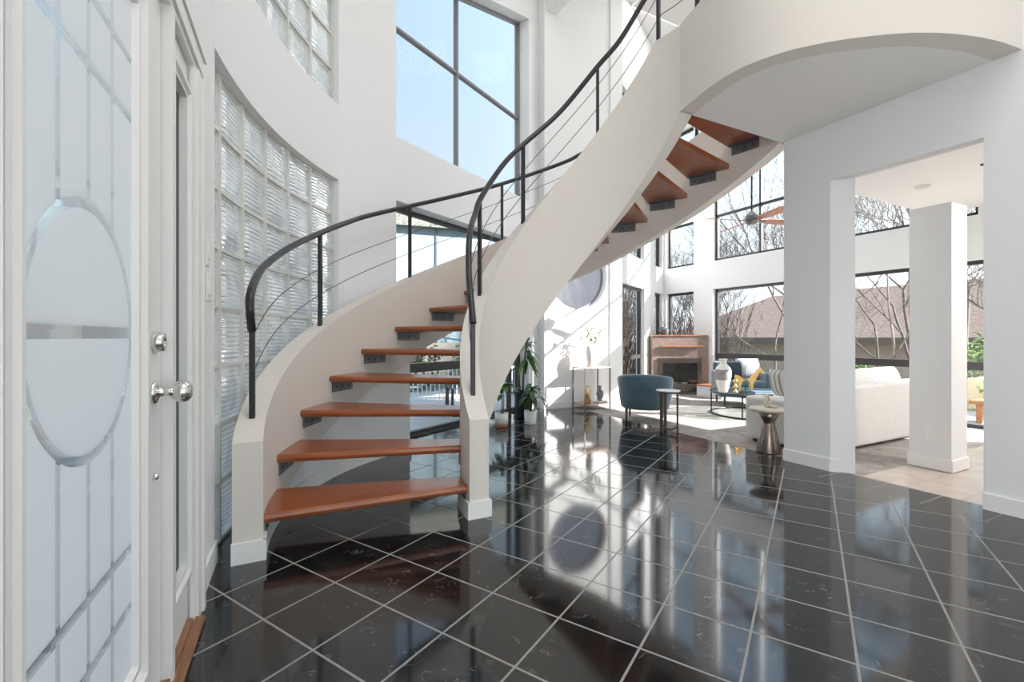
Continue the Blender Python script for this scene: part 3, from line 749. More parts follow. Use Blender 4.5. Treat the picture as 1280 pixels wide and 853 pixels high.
for off in (.235,.43):
    b=MB(); b.tube([ss(2.06,t,zt_out(t)+off+(.0 if t>20 else -.04*(1-t/20))) for t in fr(5.5,178,70)],.0032,5); b.build('cable',M['cable'],ST)
    b=MB(); b.tube([ss(.86,t,min(zt_in(t),3.46)+off) for t in fr(8,178,70)]+[V((p.x,p.y,3.46+off))-SC for p in PMID[3:]],.0032,5); b.build('cable',M['cable'],ST)

# ------------------------------------------------------------------ balcony at the top of the stair
b=MB(); pts=[(p.x,p.y) for p in PARs]; inn=[(p.x,p.y) for p in PI_]
for i in range(len(pts)-1):
    b.add([(*pts[i],2.80),(*pts[i+1],2.80),(*pts[i+1],3.46),(*pts[i],3.46),(*inn[i],2.80),(*inn[i+1],2.80),(*inn[i+1],3.46),(*inn[i],3.46)],
          [(0,1,2,3),(7,6,5,4),(3,2,6,7),(0,4,5,1)])
b.add([(*pts[0],2.80),(*pts[0],3.46),(*inn[0],3.46),(*inn[0],2.80)],[(0,1,2,3)])
struct(smooth_by_angle(fix(b.build('trim_parapet',M['stringer']))),'curved beige balcony parapet at the head of the stair','parapet')
b=MB(); b.prism(inn+[(3.949,2.529),(2.84,2.529)],2.80,3.148); struct(fix(b.build('ceiling_balcony',M['ceil'])),'pale soffit under the curved balcony','soffit')
# wall cap where the stair meets the right wall is part of wall_right

# ------------------------------------------------------------------ plants
def leaf(b,base,dirv,L,W,droop=.35,n=5,fold=.25):
    d=V(dirv).normalized(); side=d.cross(V((0,0,1)))
    side=side.normalized() if side.length>.05 else V((1,0,0)); up=side.cross(d).normalized()
    vs=[];fs=[]
    for i in range(n+1):
        t=i/n; c=base+d*(L*t)-V((0,0,1))*(droop*L*t*t); w=W*.5*sin(pi*min(1,t*.94+.04))**.8
        vs+= [c-side*w+up*(w*fold), c, c+side*w+up*(w*fold)]
    for i in range(n):
        a=i*3; fs+=[(a,a+1,a+4,a+3),(a+1,a+2,a+5,a+4)]
    t=b.smooth; b.smooth=True; b.add(vs,fs); b.smooth=t
def rv(el0,el1,rng): a=rng.uniform(0,2*pi); e=R(rng.uniform(el0,el1)); return V((cos(a)*cos(e),sin(a)*cos(e),sin(e)))
# small fiddle plant in a white pot on a terracotta saucer
p=wp(-.125,5.5); e=thing('potted_plant','leggy plant in a white pot on a terracotta base, leftmost of three by the window','plant',(p.x,p.y,0),0,'potted plants by the window')
b=MB(); b.lathe([(.001,0),(.070,0),(.074,.004),(.078,.045)],28); b.build('saucer',M['terracotta'],e)
b=MB(); b.lathe([(.07,.045),(.080,.047),(.081,.172),(.074,.172),(.072,.155)],28,cap=False); b.build('pot',M['white_gloss'],e)
b=MB(); b.lathe([(.001,.158),(.074,.155)],20,cap=False); b.build('soil',M['soil'],e)
rng=random.Random(3)
b=MB(); b.tube([(0,0,.15),(.01,.0,.30),(-.005,.01,.44),(.005,0,.56)],[.008,.007,.006,.004],7); b.tube([(.02,0,.15),(.035,.01,.3),(.03,.02,.47)],[.006,.005,.003],6); b.build('stem',M['stem'],e)
b=MB()
for i in range(9):
    h=.36+.22*i/9; leaf(b,V((.005,0,h)),rv(0,45,rng),rng.uniform(.13,.18),rng.uniform(.06,.08),.5)
for dx in ((.9,-.4,.1),(.6,-.8,.3),(.8,.2,.3),(1,-.3,.5),(-.5,-.6,.3),(-.2,-1,.1)):
    leaf(b,V((.01,0,.50)),dx,.19,.085,.5)
b.build('leaves',M['leaf'],e)
# small plant in plain white pot
p=wp(.23,5.72); e=thing('potted_plant','bushy plant in a plain white pot, rightmost of the three by the window','plant',(p.x,p.y,0),0,'potted plants by the window')
b=MB(); b.lathe([(.001,0),(.072,0),(.075,.004),(.077,.165),(.070,.165),(.068,.15)],28); b.build('pot',M['white_gloss'],e)
b=MB(); b.lathe([(.001,.152),(.07,.15)],20,cap=False); b.build('soil',M['soil'],e)
b=MB(); rng=random.Random(11)
for i in range(7):
    a=rng.uniform(0,6.28); q=rng.uniform(.03,.09); b.tube([(.01*cos(a),.01*sin(a),.15),(q*cos(a)*.4,q*sin(a)*.4,.28),(q*cos(a),q*sin(a),.40)],[.006,.005,.003],6)
b.build('stem',M['stem'],e)
b=MB()
for i in range(34):
    d_=rv(-15,55,rng); leaf(b,V((d_.x*.06,d_.y*.06,.36+rng.uniform(-.06,.10))),d_,rng.uniform(.12,.20),rng.uniform(.05,.075),.55)
b.build('leaves',M['leaf2'],e)
# tall dracaena in the black planter
p=wp(.145,6.12); e=thing('potted_plant','tall dracaena in a ribbed black planter behind the two white pots','plant',(p.x,p.y,0),0,'potted plants by the window')
b=MB()
prof=[(.001,0),(.085,0)]
for i in range(14): prof+= [(.088+.0022*i,.02+.024*i),(.092+.0022*i,.032+.024*i)]
prof+=[(.122,.36),(.112,.36),(.108,.34)]
b.lathe(prof,32); b.build('planter',M['black_pot'],e)
b=MB(); b.lathe([(.001,.345),(.11,.34)],20,cap=False); b.build('soil',M['soil'],e)
b=MB(); b.tube([(0,0,.34),(.01,0,.6),(.03,-.01,.85),(.05,-.01,1.02)],[.014,.012,.010,.006],8); b.tube([(-.03,.02,.34),(-.06,.03,.65),(-.05,.04,1.15),(-.03,.04,1.35)],[.012,.01,.009,.005],8); b.build('stem',M['stem'],e)
b=MB(); rng=random.Random(5)
for i in range(16):
    leaf(b,V((.05,-.01,.98+rng.uniform(-.06,.04))),rv(20,75,rng),rng.uniform(.18,.26),.05,.55)
for i in range(14): leaf(b,V((.04,-.01,.86+rng.uniform(-.16,.08))),rv(-30,20,rng),rng.uniform(.2,.28),.065,.6)
for i in range(16): leaf(b,V((-.03,.04,1.33+rng.uniform(-.10,.05))),rv(5,70,rng),rng.uniform(.16,.24),.04,.6)
b.build('leaves',M['leaf'],e)

# ------------------------------------------------------------------ console table and what stands on it
e=thing('console_table','slim rose metal console table with two tiers under the round window','table',(4.215,5.66,0))
b=MB(); b.box((-.245,-.16,.612),(.245,.16,.632)); b.build('tabletop',M['rose'],e,bevel=.003)
b=MB(); b.box((-.235,-.15,.075),(.235,.15,.090)); b.build('shelf',M['rose'],e,bevel=.003)
lg=None
for sx in(-1,1):
    for sy in(-1,1):
        if lg is None:
            b=MB(); b.box((-.008,-.008,0),(.008,.008,.612)); lg=b.build('leg',M['greymetal'],e); o=lg
        else: o=copy_tree(lg,e)
        o.location=(sx*.234,sy*.15,0)
def vase(name,prof,loc,m,label,cat='vase',group=None):
    b=MB(); b.lathe(prof,28); return tag(b.build(name,m,None,loc=loc),label,cat,group)
v=vase('ceramic_vase',[(.001,0),(.050,0),(.060,.05),(.078,.16),(.084,.22),(.078,.27),(.060,.305),(.058,.315),(.052,.31),(.068,.26),(.07,.2)],(4.17,5.62,.632),M['white_gloss'],'white ceramic vase of leafy branches on the console table')
b=MB(); rng=random.Random(8); bb_=MB()
for i,(dx,dy,h) in enumerate(((-.10,-.05,.62),(.03,-.03,.60),(.10,.0,.52),(.16,-.05,.60),(-.05,.05,.5),(.26,.03,.62))):
    ps=smooth_path([(0,0,.22),(dx*.3,dy*.3,.35),(dx*.8,dy*.8,h*.85),(dx*1.1,dy*1.1,h)],4); b.tube(ps,[.004-.003*k/len(ps) for k in range(len(ps))],5)
    for k in range(5,len(ps)):
        for s_ in (0,1): leaf(bb_,ps[k],rv(-30,40,rng),rng.uniform(.05,.09),.028,.5)
b.build('branch',M['stem'],v); bb_.build('leaves',M['leaf3'],v)
b=MB(); b.lathe([(.001,0),(.044,0),(.044,.20),(.038,.215),(.014,.222),(.013,.245),(.019,.25),(.019,.262),(.001,.264)],24); o=tag(b.build('brass_bottle',M['brass'],None,loc=(4.10,5.60,.09)),'tall brass bottle on the lower shelf of the console','bottle')
b=MB(); b.box((-.10,-.07,0),(.10,.07,.022)); o=tag(b.build('book',[M['paper']],None,bevel=.002,loc=(4.345,5.62,.09),rot=(0,0,.2)),'pale book lying under the grey vase on the console shelf','book')
b=MB(); b.box((-.102,-.072,.021),(.102,.072,.025)); b.build('cover',M['marble'],o)
vase('grey_vase',[(.001,0),(.026,0),(.03,.01),(.052,.07),(.057,.10),(.045,.14),(.022,.165),(.019,.20),(.028,.225),(.024,.222)],(4.345,5.62,.115),M['greyvase'],'grey narrow-necked vase standing on a book on the console shelf')

# ------------------------------------------------------------------ blue barrel chair, accent table
def barrel_chair(name,label,loc,rz):
    e=thing(name,label,'armchair',loc,rz,'blue velvet armchairs')
    b=MB()
    Ro,Ri=.335,.268; n=40; a0,a1=R(-38),R(218)
    def top(a):   # high at the back (angle 90deg), lower at the arms
        k=max(0,cos(a-pi/2)); return .56+.06*k**.8
    vs=[];fs=[]
    prof_n=10
    for i in range(n+1):
        a=a0+(a1-a0)*i/n; tp=top(a); c,s_=cos(a),sin(a)
        fl=.02
        ring_=[(Ro-.05,.165),(Ro-.03,.18),(Ro-.01,.28),(Ro+fl,tp-.035),(Ro+fl-.012,tp-.008),((Ro+Ri)/2+.01,tp),(Ri+.012,tp-.01),(Ri,tp-.035),(Ri,.30),(Ri+.015,.165)]
        for r,z in ring_: vs.append((r*c,r*s_,z))
    for i in range(n):
        for q in range(prof_n): fs.append((i*prof_n+q,(i+1)*prof_n+q,(i+1)*prof_n+(q+1)%prof_n,i*prof_n+(q+1)%prof_n))
    fs.append(tuple(range(prof_n-1,-1,-1))); fs.append(tuple(n*prof_n+q for q in range(prof_n)))
    b.smooth=True; b.add(vs,fs); fix(b.build('barrel_back',M['blue'],e))
    b=MB(); pts=[(.275*cos(a0+(a1-a0)*i/24),.275*sin(a0+(a1-a0)*i/24)) for i in range(25)]+[(-.27,-.30),(.27,-.30)]
    b.prism(pts,.167,.30); fix(b.build('seat_base',M['blue'],e,bevel=.01))
    b=MB(); pts=[(.262*cos(a0+(a1-a0)*i/24),.262*sin(a0+(a1-a0)*i/24)) for i in range(25)]+[(-.27,-.32),(.27,-.32)]
    b.prism(pts,.30,.41); fix(b.build('seat_cushion',M['blue'],e,bevel=.03,seg=3))
    for sx,sy in((-1,1),(1,1),(-1,-1),(1,-1)):
        b=MB(); b.lathe([(.001,0),(.011,0),(.02,.17),(.001,.17)],10,T(sx*.215,sy*.215,0)); b.build('leg',M['darkwood'],e)
    return e
p=wp(1.745,6.0); barrel_chair('barrel_armchair','blue velvet barrel armchair with its back turned, nearest the black tiles',(p.x,p.y,-.004),R(-26.8+180-20))
p=wp(1.795,5.26); e=thing('accent_table','small round white-topped side table on dark legs beside the near armchair','table',(p.x,p.y,-.0),R(-26.8))
b=MB(); b.lathe([(.001,.458),(.128,.458),(.134,.463),(.134,.472),(.128,.476),(.001,.476)],36); b.build('tabletop',M['marble'],e)
b=MB(); b.lathe([(.001,.440),(.105,.440),(.105,.458),(.001,.458)],30); b.build('top_frame',M['darkwood'],e)
for a in (R(-90+58),R(-90-62),R(88)):
    b=MB(); b.box((-.016,-.009,0),(.016,.009,.445),T(.105*cos(a),.105*sin(a),0,a+pi/2)); b.build('leg',M['darkwood'],e,bevel=.002)
b=MB()
a1,a2=R(-32),R(-152)
ps=[V((.105*cos(a1+(a2-a1)*i/12),.105*sin(a1+(a2-a1)*i/12)-.0,.085-.045*sin(pi*i/12)*-1*-1)) for i in range(13)]
b.tube(ps,.012,6); b.build('stretcher',M['darkwood'],e)

# ------------------------------------------------------------------ fireplace across the corner
pf=wp(3.174,8.65); FP=thing('fireplace','rose granite corner fireplace with a glass front and wooden mantel','fireplace',(pf.x,pf.y,0),R(-26.82))
b=MB(); b.slab(lambda t,z,k:V((t,.26 if k else 0,z)),[-.535,-.375,.375,.535],[-.004,.14,.70,1.13],lambda t,z:abs(t)<.375 and .14<z<.70); fix(b.build('granite_surround',M['granite'],FP))
b=MB(); b.box((-.54,-.02,1.13),(.54,.28,1.152)); b.build('mantel_top',M['mantel'],FP,bevel=.004)
b=MB(); b.box((-.39,-.085,.915),(.41,-.001,.940)); b.build('mantel_shelf',M['mantel'],FP,bevel=.006)
b=MB(); b.slab(lambda t,z,k:V((t,.02 if k else -.025,z)),[-.415,-.335,.335,.415],[.06,.20,.61,.70],lambda t,z:abs(t)<.335 and .20<z<.61)
b.box((-.38,-.028,.635),(.38,-.024,.65)); b.box((-.38,-.028,.11),(.38,-.024,.125)); b.box((-.38,-.028,.15),(.38,-.024,.165)); fix(b.build('firebox_frame',M['firemetal'],FP))
b=MB(); b.slab(lambda t,z,k:V((t,.25,z)),[-.37,.37],[.15,.69],lambda t,z:False); b.box((-.372,.02,.145),(.372,.25,.16)); b.box((-.374,.02,.145),(-.36,.25,.69)); b.box((.36,.02,.145),(.374,.25,.69)); b.box((-.374,.02,.68),(.374,.25,.695)); b.build('firebox',M['firein'],FP)
b=MB(); b.add([(-.335,0,.20),(.335,0,.20),(.335,0,.61),(-.335,0,.61)],[(0,1,2,3)]); b.build('glass_front',M['fireglass'],FP)
for i,(x0_,x1_,y,z) in enumerate(((-.22,.20,.08,.20),(-.18,.24,.15,.205),(-.15,.18,.11,.265))):
    b=MB(); b.tube([(x0_,y,z),((x0_+x1_)/2,y+.01,z+.012),(x1_,y,z-.005)],[.03,.036,.03],9); b.build('log',M['log'],FP)
pv=wp(2.91,8.77); v=vase('mantel_vase',[(.001,0),(.05,0),(.075,.02),(.102,.075),(.10,.10),(.06,.135),(.045,.15),(.04,.15),(.05,.13)],(pv.x,pv.y,1.1235),M['darkvase'],'squat smoky vase with a sprig on the fireplace mantel')
b=MB(); bb_=MB(); rng=random.Random(4)
for dx,dy,h in ((-.1,.0,.42),(.12,.02,.40),(.0,.03,.5),(.2,0,.34)):
    ps=smooth_path([(0,0,.08),(dx*.4,dy,.2),(dx,dy,h)],5); b.tube(ps,.0028,5)
    for k in range(4,len(ps)): leaf(bb_,ps[k],rv(-20,50,rng),.06,.022,.4)
b.build('branch',M['stem'],v); bb_.build('leaves',M['leaf3'],v)
b=MB(); b.box((6.86,5.45,0),(7.235,6.0,.19)); o=b.build('hearth_ledge',M['wall']); tag(o,'low white ledge with a wooden top right of the fireplace','ledge')
b=MB(); b.box((6.84,5.43,.19),(7.235,6.01,.215)); b.build('ledge_top',M['mantel'],o,bevel=.004)

FP.scale=(.975,.975,.975)
# ------------------------------------------------------------------ coffee table and what stands on it
CT=wp(3.42,6.42); e=thing('coffee_table','round glass coffee table on a thin black ring frame','table',(CT.x,CT.y,-.004))
b=MB(); b.lathe([(.001,.322),(.585,.322),(.588,.326),(.585,.332),(.001,.332)],56); b.build('glass_top',M['tableglass'],e)
def hoop(name,r,z,tr_,m,par):
    b=MB(); n=64; 
    vs=[];fs=[]
    for i in range(n):
        a=2*pi*i/n
        for dr,dz in ((-tr_,-tr_),(tr_,-tr_),(tr_,tr_),(-tr_,tr_)): vs.append(((r+dr)*cos(a),(r+dr)*sin(a),z+dz))
    for i in range(n):
        j=(i+1)%n
        for q in range(4): fs.append((i*4+q,j*4+q,j*4+(q+1)%4,i*4+(q+1)%4))
    b.smooth=True; b.add(vs,fs); return fix(b.build(name,m,par))
hoop('top_ring',.585,.314,.008,M['rail'],e); hoop('base_ring',.575,.012,.010,M['rail'],e)
for a in (200,255,320,20,80,140):
    b=MB(); b.box((-.008,-.008,0),(.008,.008,.315),T(.58*cos(R(a)),.58*sin(R(a)),.0,R(a))); b.build('leg',M['rail'],e)
p=wp(2.90,6.28); vase('banded_urn',[(.001,0),(.055,0),(.065,.02),(.09,.14),(.105,.22),(.105,.29),(.09,.335),(.068,.365),(.045,.385),(.038,.41),(.047,.435),(.056,.455),(.050,.452),(.04,.43)],(p.x,p.y,.328),M['banded'],'large cream urn with a grey band on the coffee table','urn')
p=wp(3.04,6.22); vase('gold_candlestick',[(.001,0),(.035,0),(.035,.012),(.012,.03),(.010,.06),(.024,.075),(.024,.09),(.010,.105),(.010,.135),(.026,.15),(.026,.17),(.015,.18),(.001,.18)],(p.x,p.y,.328),M['gold'],'small stacked gold candlestick beside the urn','candlestick')
# gold horse: two flat halves joined at the crossing, on a post
p=wp(3.24,6.32); e=thing('horse_sculpture','flat gold horse sculpture on a thin post on the coffee table','sculpture',(p.x,p.y,.328),R(-26.82))
b=MB()
def plate(b,pts,y0=-.009,y1=.009):
    n=len(pts); b.add([(x,y0,z) for x,z in pts]+[(x,y1,z) for x,z in pts],[tuple(range(n)),tuple(range(2*n-1,n-1,-1))]+[(i,n+i,n+(i+1)%n,(i+1)%n) for i in range(n)])
plate(b,[(-.165,.21),(-.15,.235),(-.10,.22),(-.03,.165),(.0,.178),(.0,.188),(-.045,.145),(-.07,.105),(-.085,.06),(-.088,.0),(-.108,.0),(-.112,.09),(-.135,.15),(-.15,.02),(-.158,.02),(-.16,.12)])
b.build('hindquarters',M['gold'],e); b=MB()
plate(b,[(.0,.178),(.03,.178),(.07,.21),(.12,.27),(.15,.31),(.175,.325),(.18,.345),(.20,.325),(.235,.275),(.24,.255),(.225,.25),(.19,.28),(.165,.25),(.15,.21),(.125,.165),(.10,.12),(.085,.06),(.082,.0),(.064,.0),(.062,.07),(.055,.12),(.05,.02),(.042,.02),(.04,.13),(.02,.168),(.0,.165)])
b.build('forequarters',M['gold'],e)
b=MB(); b.tube([(-.005,.014,.01),(-.005,.014,.36)],.005,8); b.build('post',M['rail'],e)
b=MB(); b.box((-.15,-.05,0),(.16,.05,.012)); b.build('base_plate',M['rail'],e,bevel=.002)
p=wp(3.36,6.12); b=MB(); b.box((-.13,-.09,0),(.13,.09,.022)); o=tag(b.build('book',M['paper'],None,bevel=.002,loc=(p.x,p.y,.328),rot=(0,0,-.6)),'blue coffee table book lying in front of the horse','book')
b=MB(); b.box((-.133,-.093,.021),(.133,.093,.026)); b.box((-.133,-.093,-.0),(-.128,.093,.026)); b.build('cover',M['bluebook'],o)

# second armchair by the window
p=wp(3.72,7.42); e=thing('wing_armchair','blue armchair facing the room by the wide window, heaped with pillows','armchair',(p.x-.02,p.y,-.004),R(-26.8-12),'blue velvet armchairs')
def soft(b,a,c): b.box(a,c)
b=MB(); b.box((-.36,-.33,.14),(.36,.30,.30)); b.build('seat_base',M['blue'],e,bevel=.03,seg=3)
b=MB(); b.box((-.29,-.345,.30),(.29,.24,.40)); b.build('seat_cushion',M['blue'],e,bevel=.04,seg=3)
b=MB(); b.box((-.36,.20,.14),(.36,.33,.68)); b.build('backrest',M['blue'],e,bevel=.045,seg=3)
for sx in (-1,1):
    b=MB(); b.box((-.055,-.33,.14),(.055,.30,.53)); b.build('armrest',M['blue'],e,bevel=.04,seg=3,loc=(sx*.335,0,0))
    for sy in (-1,1):
        b=MB(); b.lathe([(.001,0),(.012,0),(.02,.14),(.001,.14)],10,T(sx*.3,sy*.27,0)); b.build('leg',M['darkwood'],e)
def pillow(name,label,loc,rot,w,h,d,m,group=None):
    b=MB(); n=13
    def side(sg):
        def f(u,v):
            x,y=(u-.5)*2,(v-.5)*2
            k=max(0,(1-abs(x)**3)*(1-abs(y)**3))**.55
            pin=1-.07*(abs(x)**2)*(1-abs(y)**1.0)-.0
            return (x*w/2*(1-.06*(1-abs(y)**2)*0+.0), sg*d/2*k, y*h/2*(1-.05*(1-abs(x))*0))
        return f
    b.grid(side(1),n,n); b.grid(side(-1),n,n)
    o=fix(b.build(name,m,None,loc=loc,rot=rot)); return tag(o,label,'pillow',group)
ax=R(-26.8-12)
pillow('throw_pillow','grey square pillow standing on the blue armchair by the window',(p.x+.13,p.y-.02,.565),(R(-14),0,ax+.12),.36,.34,.15,M['greyfab'],'pillows on the armchair')
pillow('throw_pillow','dark navy pillow on the blue armchair, left of the grey one',(p.x-.17,p.y+.06,.545),(R(-14),0,ax-.15),.32,.30,.13,M['navyfab'],'pillows on the armchair')

# ------------------------------------------------------------------ sofa, cushions, pedestal table
e=thing('sectional_sofa','ivory sectional sofa with its back to the square opening','sofa',(5.5,2.85,-.004))
b=MB(); b.box((-1.11,-.42,.03),(1.2,.33,.30)); b.build('seat_base',M['sofa'],e,bevel=.025,seg=3)
b=MB(); b.box((-1.08,-.38,0.0),(1.15,.29,.035)); b.build('plinth',M['darkwood'],e)
b=MB(); b.box((-.66,-.44,.03),(1.2,-.22,.615)); b.build('backrest',M['sofa'],e,bevel=.03,seg=3)
b=MB(); b.box((-1.13,-.16,.03),(-.90,.35,.47)); b.build('armrest',M['sofa'],e,bevel=.03,seg=3)
b=MB(); b.box((-.90,-.22,.30),(.15,.34,.43)); b.build('seat_cushion',M['sofa'],e,bevel=.03,seg=3)
b=MB(); b.box((.155,-.22,.30),(1.19,.34,.43)); b.build('seat_cushion',M['sofa'],e,bevel=.03,seg=3)
for i,(x,w) in enumerate(((5.02,.50),(5.55,.54),(6.12,.54))):
    pillow('back_cushion',['cream back cushion on the sofa, nearest the opening\'s left jamb','cream back cushion in the middle of the sofa back','cream back cushion at the far end of the sofa back'][i],(x,2.72,.56),(R(-10),0,[.10,-.06,.03][i]),w,.36,.20,M['cushion'],'back cushions on the sofa')
pillow('striped_pillow','cream and grey striped pillow leaning at the end of the sofa',(4.64,2.98,.60),(R(-14),0,R(70)),.27,.29,.12,M['striped'])
p=wp(2.415,4.30); e=thing('pedestal_table','hourglass bronze drink table with a pale round top beside the sofa','table',(p.x,p.y,-.0))
b=MB(); b.lathe([(.001,0),(.108,0),(.110,.008),(.062,.225),(.050,.262),(.050,.29),(.062,.31),(.10,.385),(.001,.385)],12); 
o=b.build('pedestal',M['bronze'],e); 
b=MB(); b.lathe([(.001,.385),(.150,.385),(.166,.395),(.168,.408),(.162,.416),(.001,.416)],40); b.build('tabletop',M['stonetop'],e)
p2=p+V((.0,.02,0)); e2=thing('knot_ornament','small pale chain link ornament on the pedestal table','ornament',(p2.x,p2.y,.416),R(-26))
for i,(x,y,z,rx,rz) in enumerate(((.0,0,.062,0,.3),(.055,.0,.014,pi/2,0))):
    b=MB(); n=20; vs=[V((.030*cos(2*pi*q/n),0,.050*sin(2*pi*q/n))) for q in range(n+1)]
    Mx=T(x,y,z,rz,rx); b.tube([Mx@q for q in vs],.011,8); b.build('link',M['stonetop'],e2)

# ------------------------------------------------------------------ ceiling fan and smoke detector
p=wp(3.25,6.2); e=thing('ceiling_fan','ceiling fan with reddish wooden blades hanging in the living room','fan',(p.x,p.y,2.66))
b=MB(); b.tube([(0,0,.10),(0,0,ROOF-2.66-.05)],.011,10); b.build('downrod',M['frame'],e)
b=MB(); b.lathe([(.001,-.05),(.05,-.045),(.085,-.015),(.095,.02),(.085,.06),(.05,.09),(.02,.13),(.001,.135)],28); b.build('motor',M['greymetal'],e)
b=MB(); b.lathe([(.001,ROOF-2.66-.10),(.03,ROOF-2.66-.10),(.07,ROOF-2.66-.02),(.07,ROOF-2.66),(.001,ROOF-2.66)],20); b.build('canopy',M['greymetal'],e)
for i in range(4):
    a=2*pi*i/4+R(-17); b=MB(); Mx=T(0,0,0,a)@Matrix.Rotation(R(-15),4,'X')
    b.prism([(.12,-.035),(.30,-.070),(.60,-.078),(.635,-.05),(.64,.03),(.60,.066),(.30,.062),(.12,.035)],-.004,.004,Mx); o=b.build('blade',M['fan_blade'],e,bevel=.002)
    b=MB(); b.box((.07,-.018,-.010),(.20,.018,-.003),Mx); b.build('blade_arm',M['greymetal'],o)
p=wp(4.13,4.6); b=MB(); b.lathe([(.001,0),(.045,-.0),(.062,.012),(.065,.03),(.065,.04),(.001,.04)],24); o=tag(b.build('smoke_detector',M['plate'],None,loc=(p.x,p.y,2.56)),'round white smoke detector on the side room ceiling','detector')
p=wp(4.05,3.95); b=MB(); b.box((-.02,-.22,0),(.02,.03,.012)); tag(b.build('ceiling_vent',M['frame'],None,loc=(p.x+.1,p.y,2.588)),'slim dark slot vent in the side room ceiling','vent')

# ------------------------------------------------------------------ added fill lights, out of view at the ceilings
def fill_panel(x,y,z,s,pw,label,grp):  # unseen panel with an area lamp, added to brighten the rooms
    e=thing('fill_light',label,'light',(x,y,z),0,grp)
    b=MB(); b.slab(lambda t,q,k:V((t,q,-.03 if k==0 else -.001)),[-s/2-.04,-s/2,s/2,s/2+.04],[-s/2-.04,-s/2,s/2,s/2+.04],lambda t,q:abs(t)<s/2 and abs(q)<s/2); fix(b.build('light_frame',M['trim'],e))
    b=MB(); b.add([(-s/2,-s/2,-.006),(-s/2,s/2,-.006),(s/2,s/2,-.006),(s/2,-s/2,-.006)],[(0,1,2,3)]); b.build('diffuser',M['fill_glow'],e)
    l=bpy.data.lights.new('fill_lamp','AREA'); l.shape='SQUARE'; l.size=s; l.energy=pw; l.color=(1,.99,.975)
    o=bpy.data.objects.new('fill_lamp',l); COL.objects.link(o); o.parent=e; o.location=(0,0,-.02)
LP=.18
for x,y,pw in ((1.5,.2,150),(2.9,.2,165),(1.5,-1.6,165),(2.9,-1.6,165),(2.7,4.4,70),(5.6,4.0,150),(6.0,5.6,120)):
    fill_panel(x,y,ROOF,1.1,pw*LP,'square fill light panel added high above the foyer','added fill light panels')
for x,y in ((5.6,.6),(5.6,-1.2)): fill_panel(x,y,2.6,.6,210*LP,'square fill light panel added in the side room','added side room fill panels')

# ------------------------------------------------------------------ outdoors
b=MB(); b.prism([(-30,-30),(60,-30),(60,60),(-30,60)],-1.4,-1.2); tag(b.build('lawn',M['grass']),'dry winter lawn around the house','lawn',kind='stuff')
b=MB(); b.prism([(7.4,-3.2),(10,-3.3),(13,-4),(13,9),(9,11),(3,12),(-1.5,7.5),(-4,4),(-4,-12),(10,-12),(10,-3.4),(-.75,-3.3),(-.55,3),(.4,4.8),(3.4,6.5),(5,6.3),(7.4,7.7)],-1.2,-.10); struct(fix(b.build('floor_patio',M['patio'])),'pale concrete patio outside the windows','patio')  # stretch behind the viewer is added to bounce sun onto the soffit
b=MB(); b.prism([(-3.2,-1.6),(-.55,-1.6),(-.55,2.4),(-3.2,2.4)],-.11,-.07); struct(fix(b.build('floor_porch',M['porch'])),'porch slab outside the entry door, coloured dark for its shade','porch')
def grow(b,p,d,L,r,depth,rng,spread=.6,up=.12,maxd=5,kids=(2,3)):
    n=4; pts=[p]; dd=V(d)
    for i in range(n):
        dd=(dd+V((rng.uniform(-1,1),rng.uniform(-1,1),rng.uniform(-.6,1)))*.16+V((0,0,up*.3))).normalized()
        pts.append(pts[-1]+dd*L/n)
    b.tube(pts,[max(.0028,r*(1-.42*i/n)) for i in range(n+1)],7 if depth<2 else (4 if depth<4 else 3))
    if depth>=maxd: return
    for k in range(rng.randint(*kids)+(1 if depth>1 else 0)):
        q=pts[rng.randint(2,n)] if k else pts[-1]
        nd=(dd+V((rng.uniform(-1,1),rng.uniform(-1,1),rng.uniform(-.5,.9)))*spread).normalized()
        grow(b,q,nd,L*rng.uniform(.62,.86),r*.58,depth+1,rng,spread,up,maxd,kids)
def tree(x,y,z,h,r,seed,label,m='bark',maxd=5,spread=.75,lean=(0,0)):
    rng=random.Random(seed); b=MB(); grow(b,V((0,0,0)),V((lean[0],lean[1],1)).normalized(),h,r*.36,0,rng,spread,.12,maxd,(2,3))
    t_=b.build('bare_tree',M[m],None,loc=(x,y,z)); return tag(t_,label,'tree','bare winter trees outside')
TREES=[(9.7,7.7,1.3,.08,301,'low bare tree nearest the wide window, at its left edge',6,1.15),(10.7,7.0,1.35,.08,304,'low spreading bare tree filling the wide window',6,1.15),(11.5,5.3,1.5,.09,310,'low bare tree left of the pillar in the side window',6,1.15),(10.6,4.6,1.5,.09,27,'small bare tree right of the arching one outside the wide window',6,1.1),(11.8,3.2,1.4,.10,29,'bare tree low beside the window seen through the opening',6,1.1),(11.2,6.6,1.9,.12,21,'bare tree with arching branches just outside the wide window',6,1.0),(12.2,4.0,2.3,.16,33,'bare tree whose crown fills the window seen through the opening',6,.9),
 (13.5,8.6,2.6,.15,45,'bare tree beyond the corner of the windows',6,.8),(10.2,10.2,1.5,.08,57,'slender bare tree beyond the bay window',6,.8),(9.6,12.4,1.5,.10,61,'bare tree at the left of the bay window',6,.8),
 (15.5,6.2,3.0,.2,73,'large bare tree beside the neighbouring roof',6,.85),(13.5,1.9,1.4,.12,83,'bare tree beyond the far right window',5,.85),(5.6,14.5,1.2,.09,95,'bare tree far beyond the round window',5,.8)]
for x,y,h,r,sd,lab,md,spd in TREES: tree(x,y,-1.2 if x>12.9 else -.15,h,r,sd,lab,'bark' if sd%3 else 'bark2',md,spd)
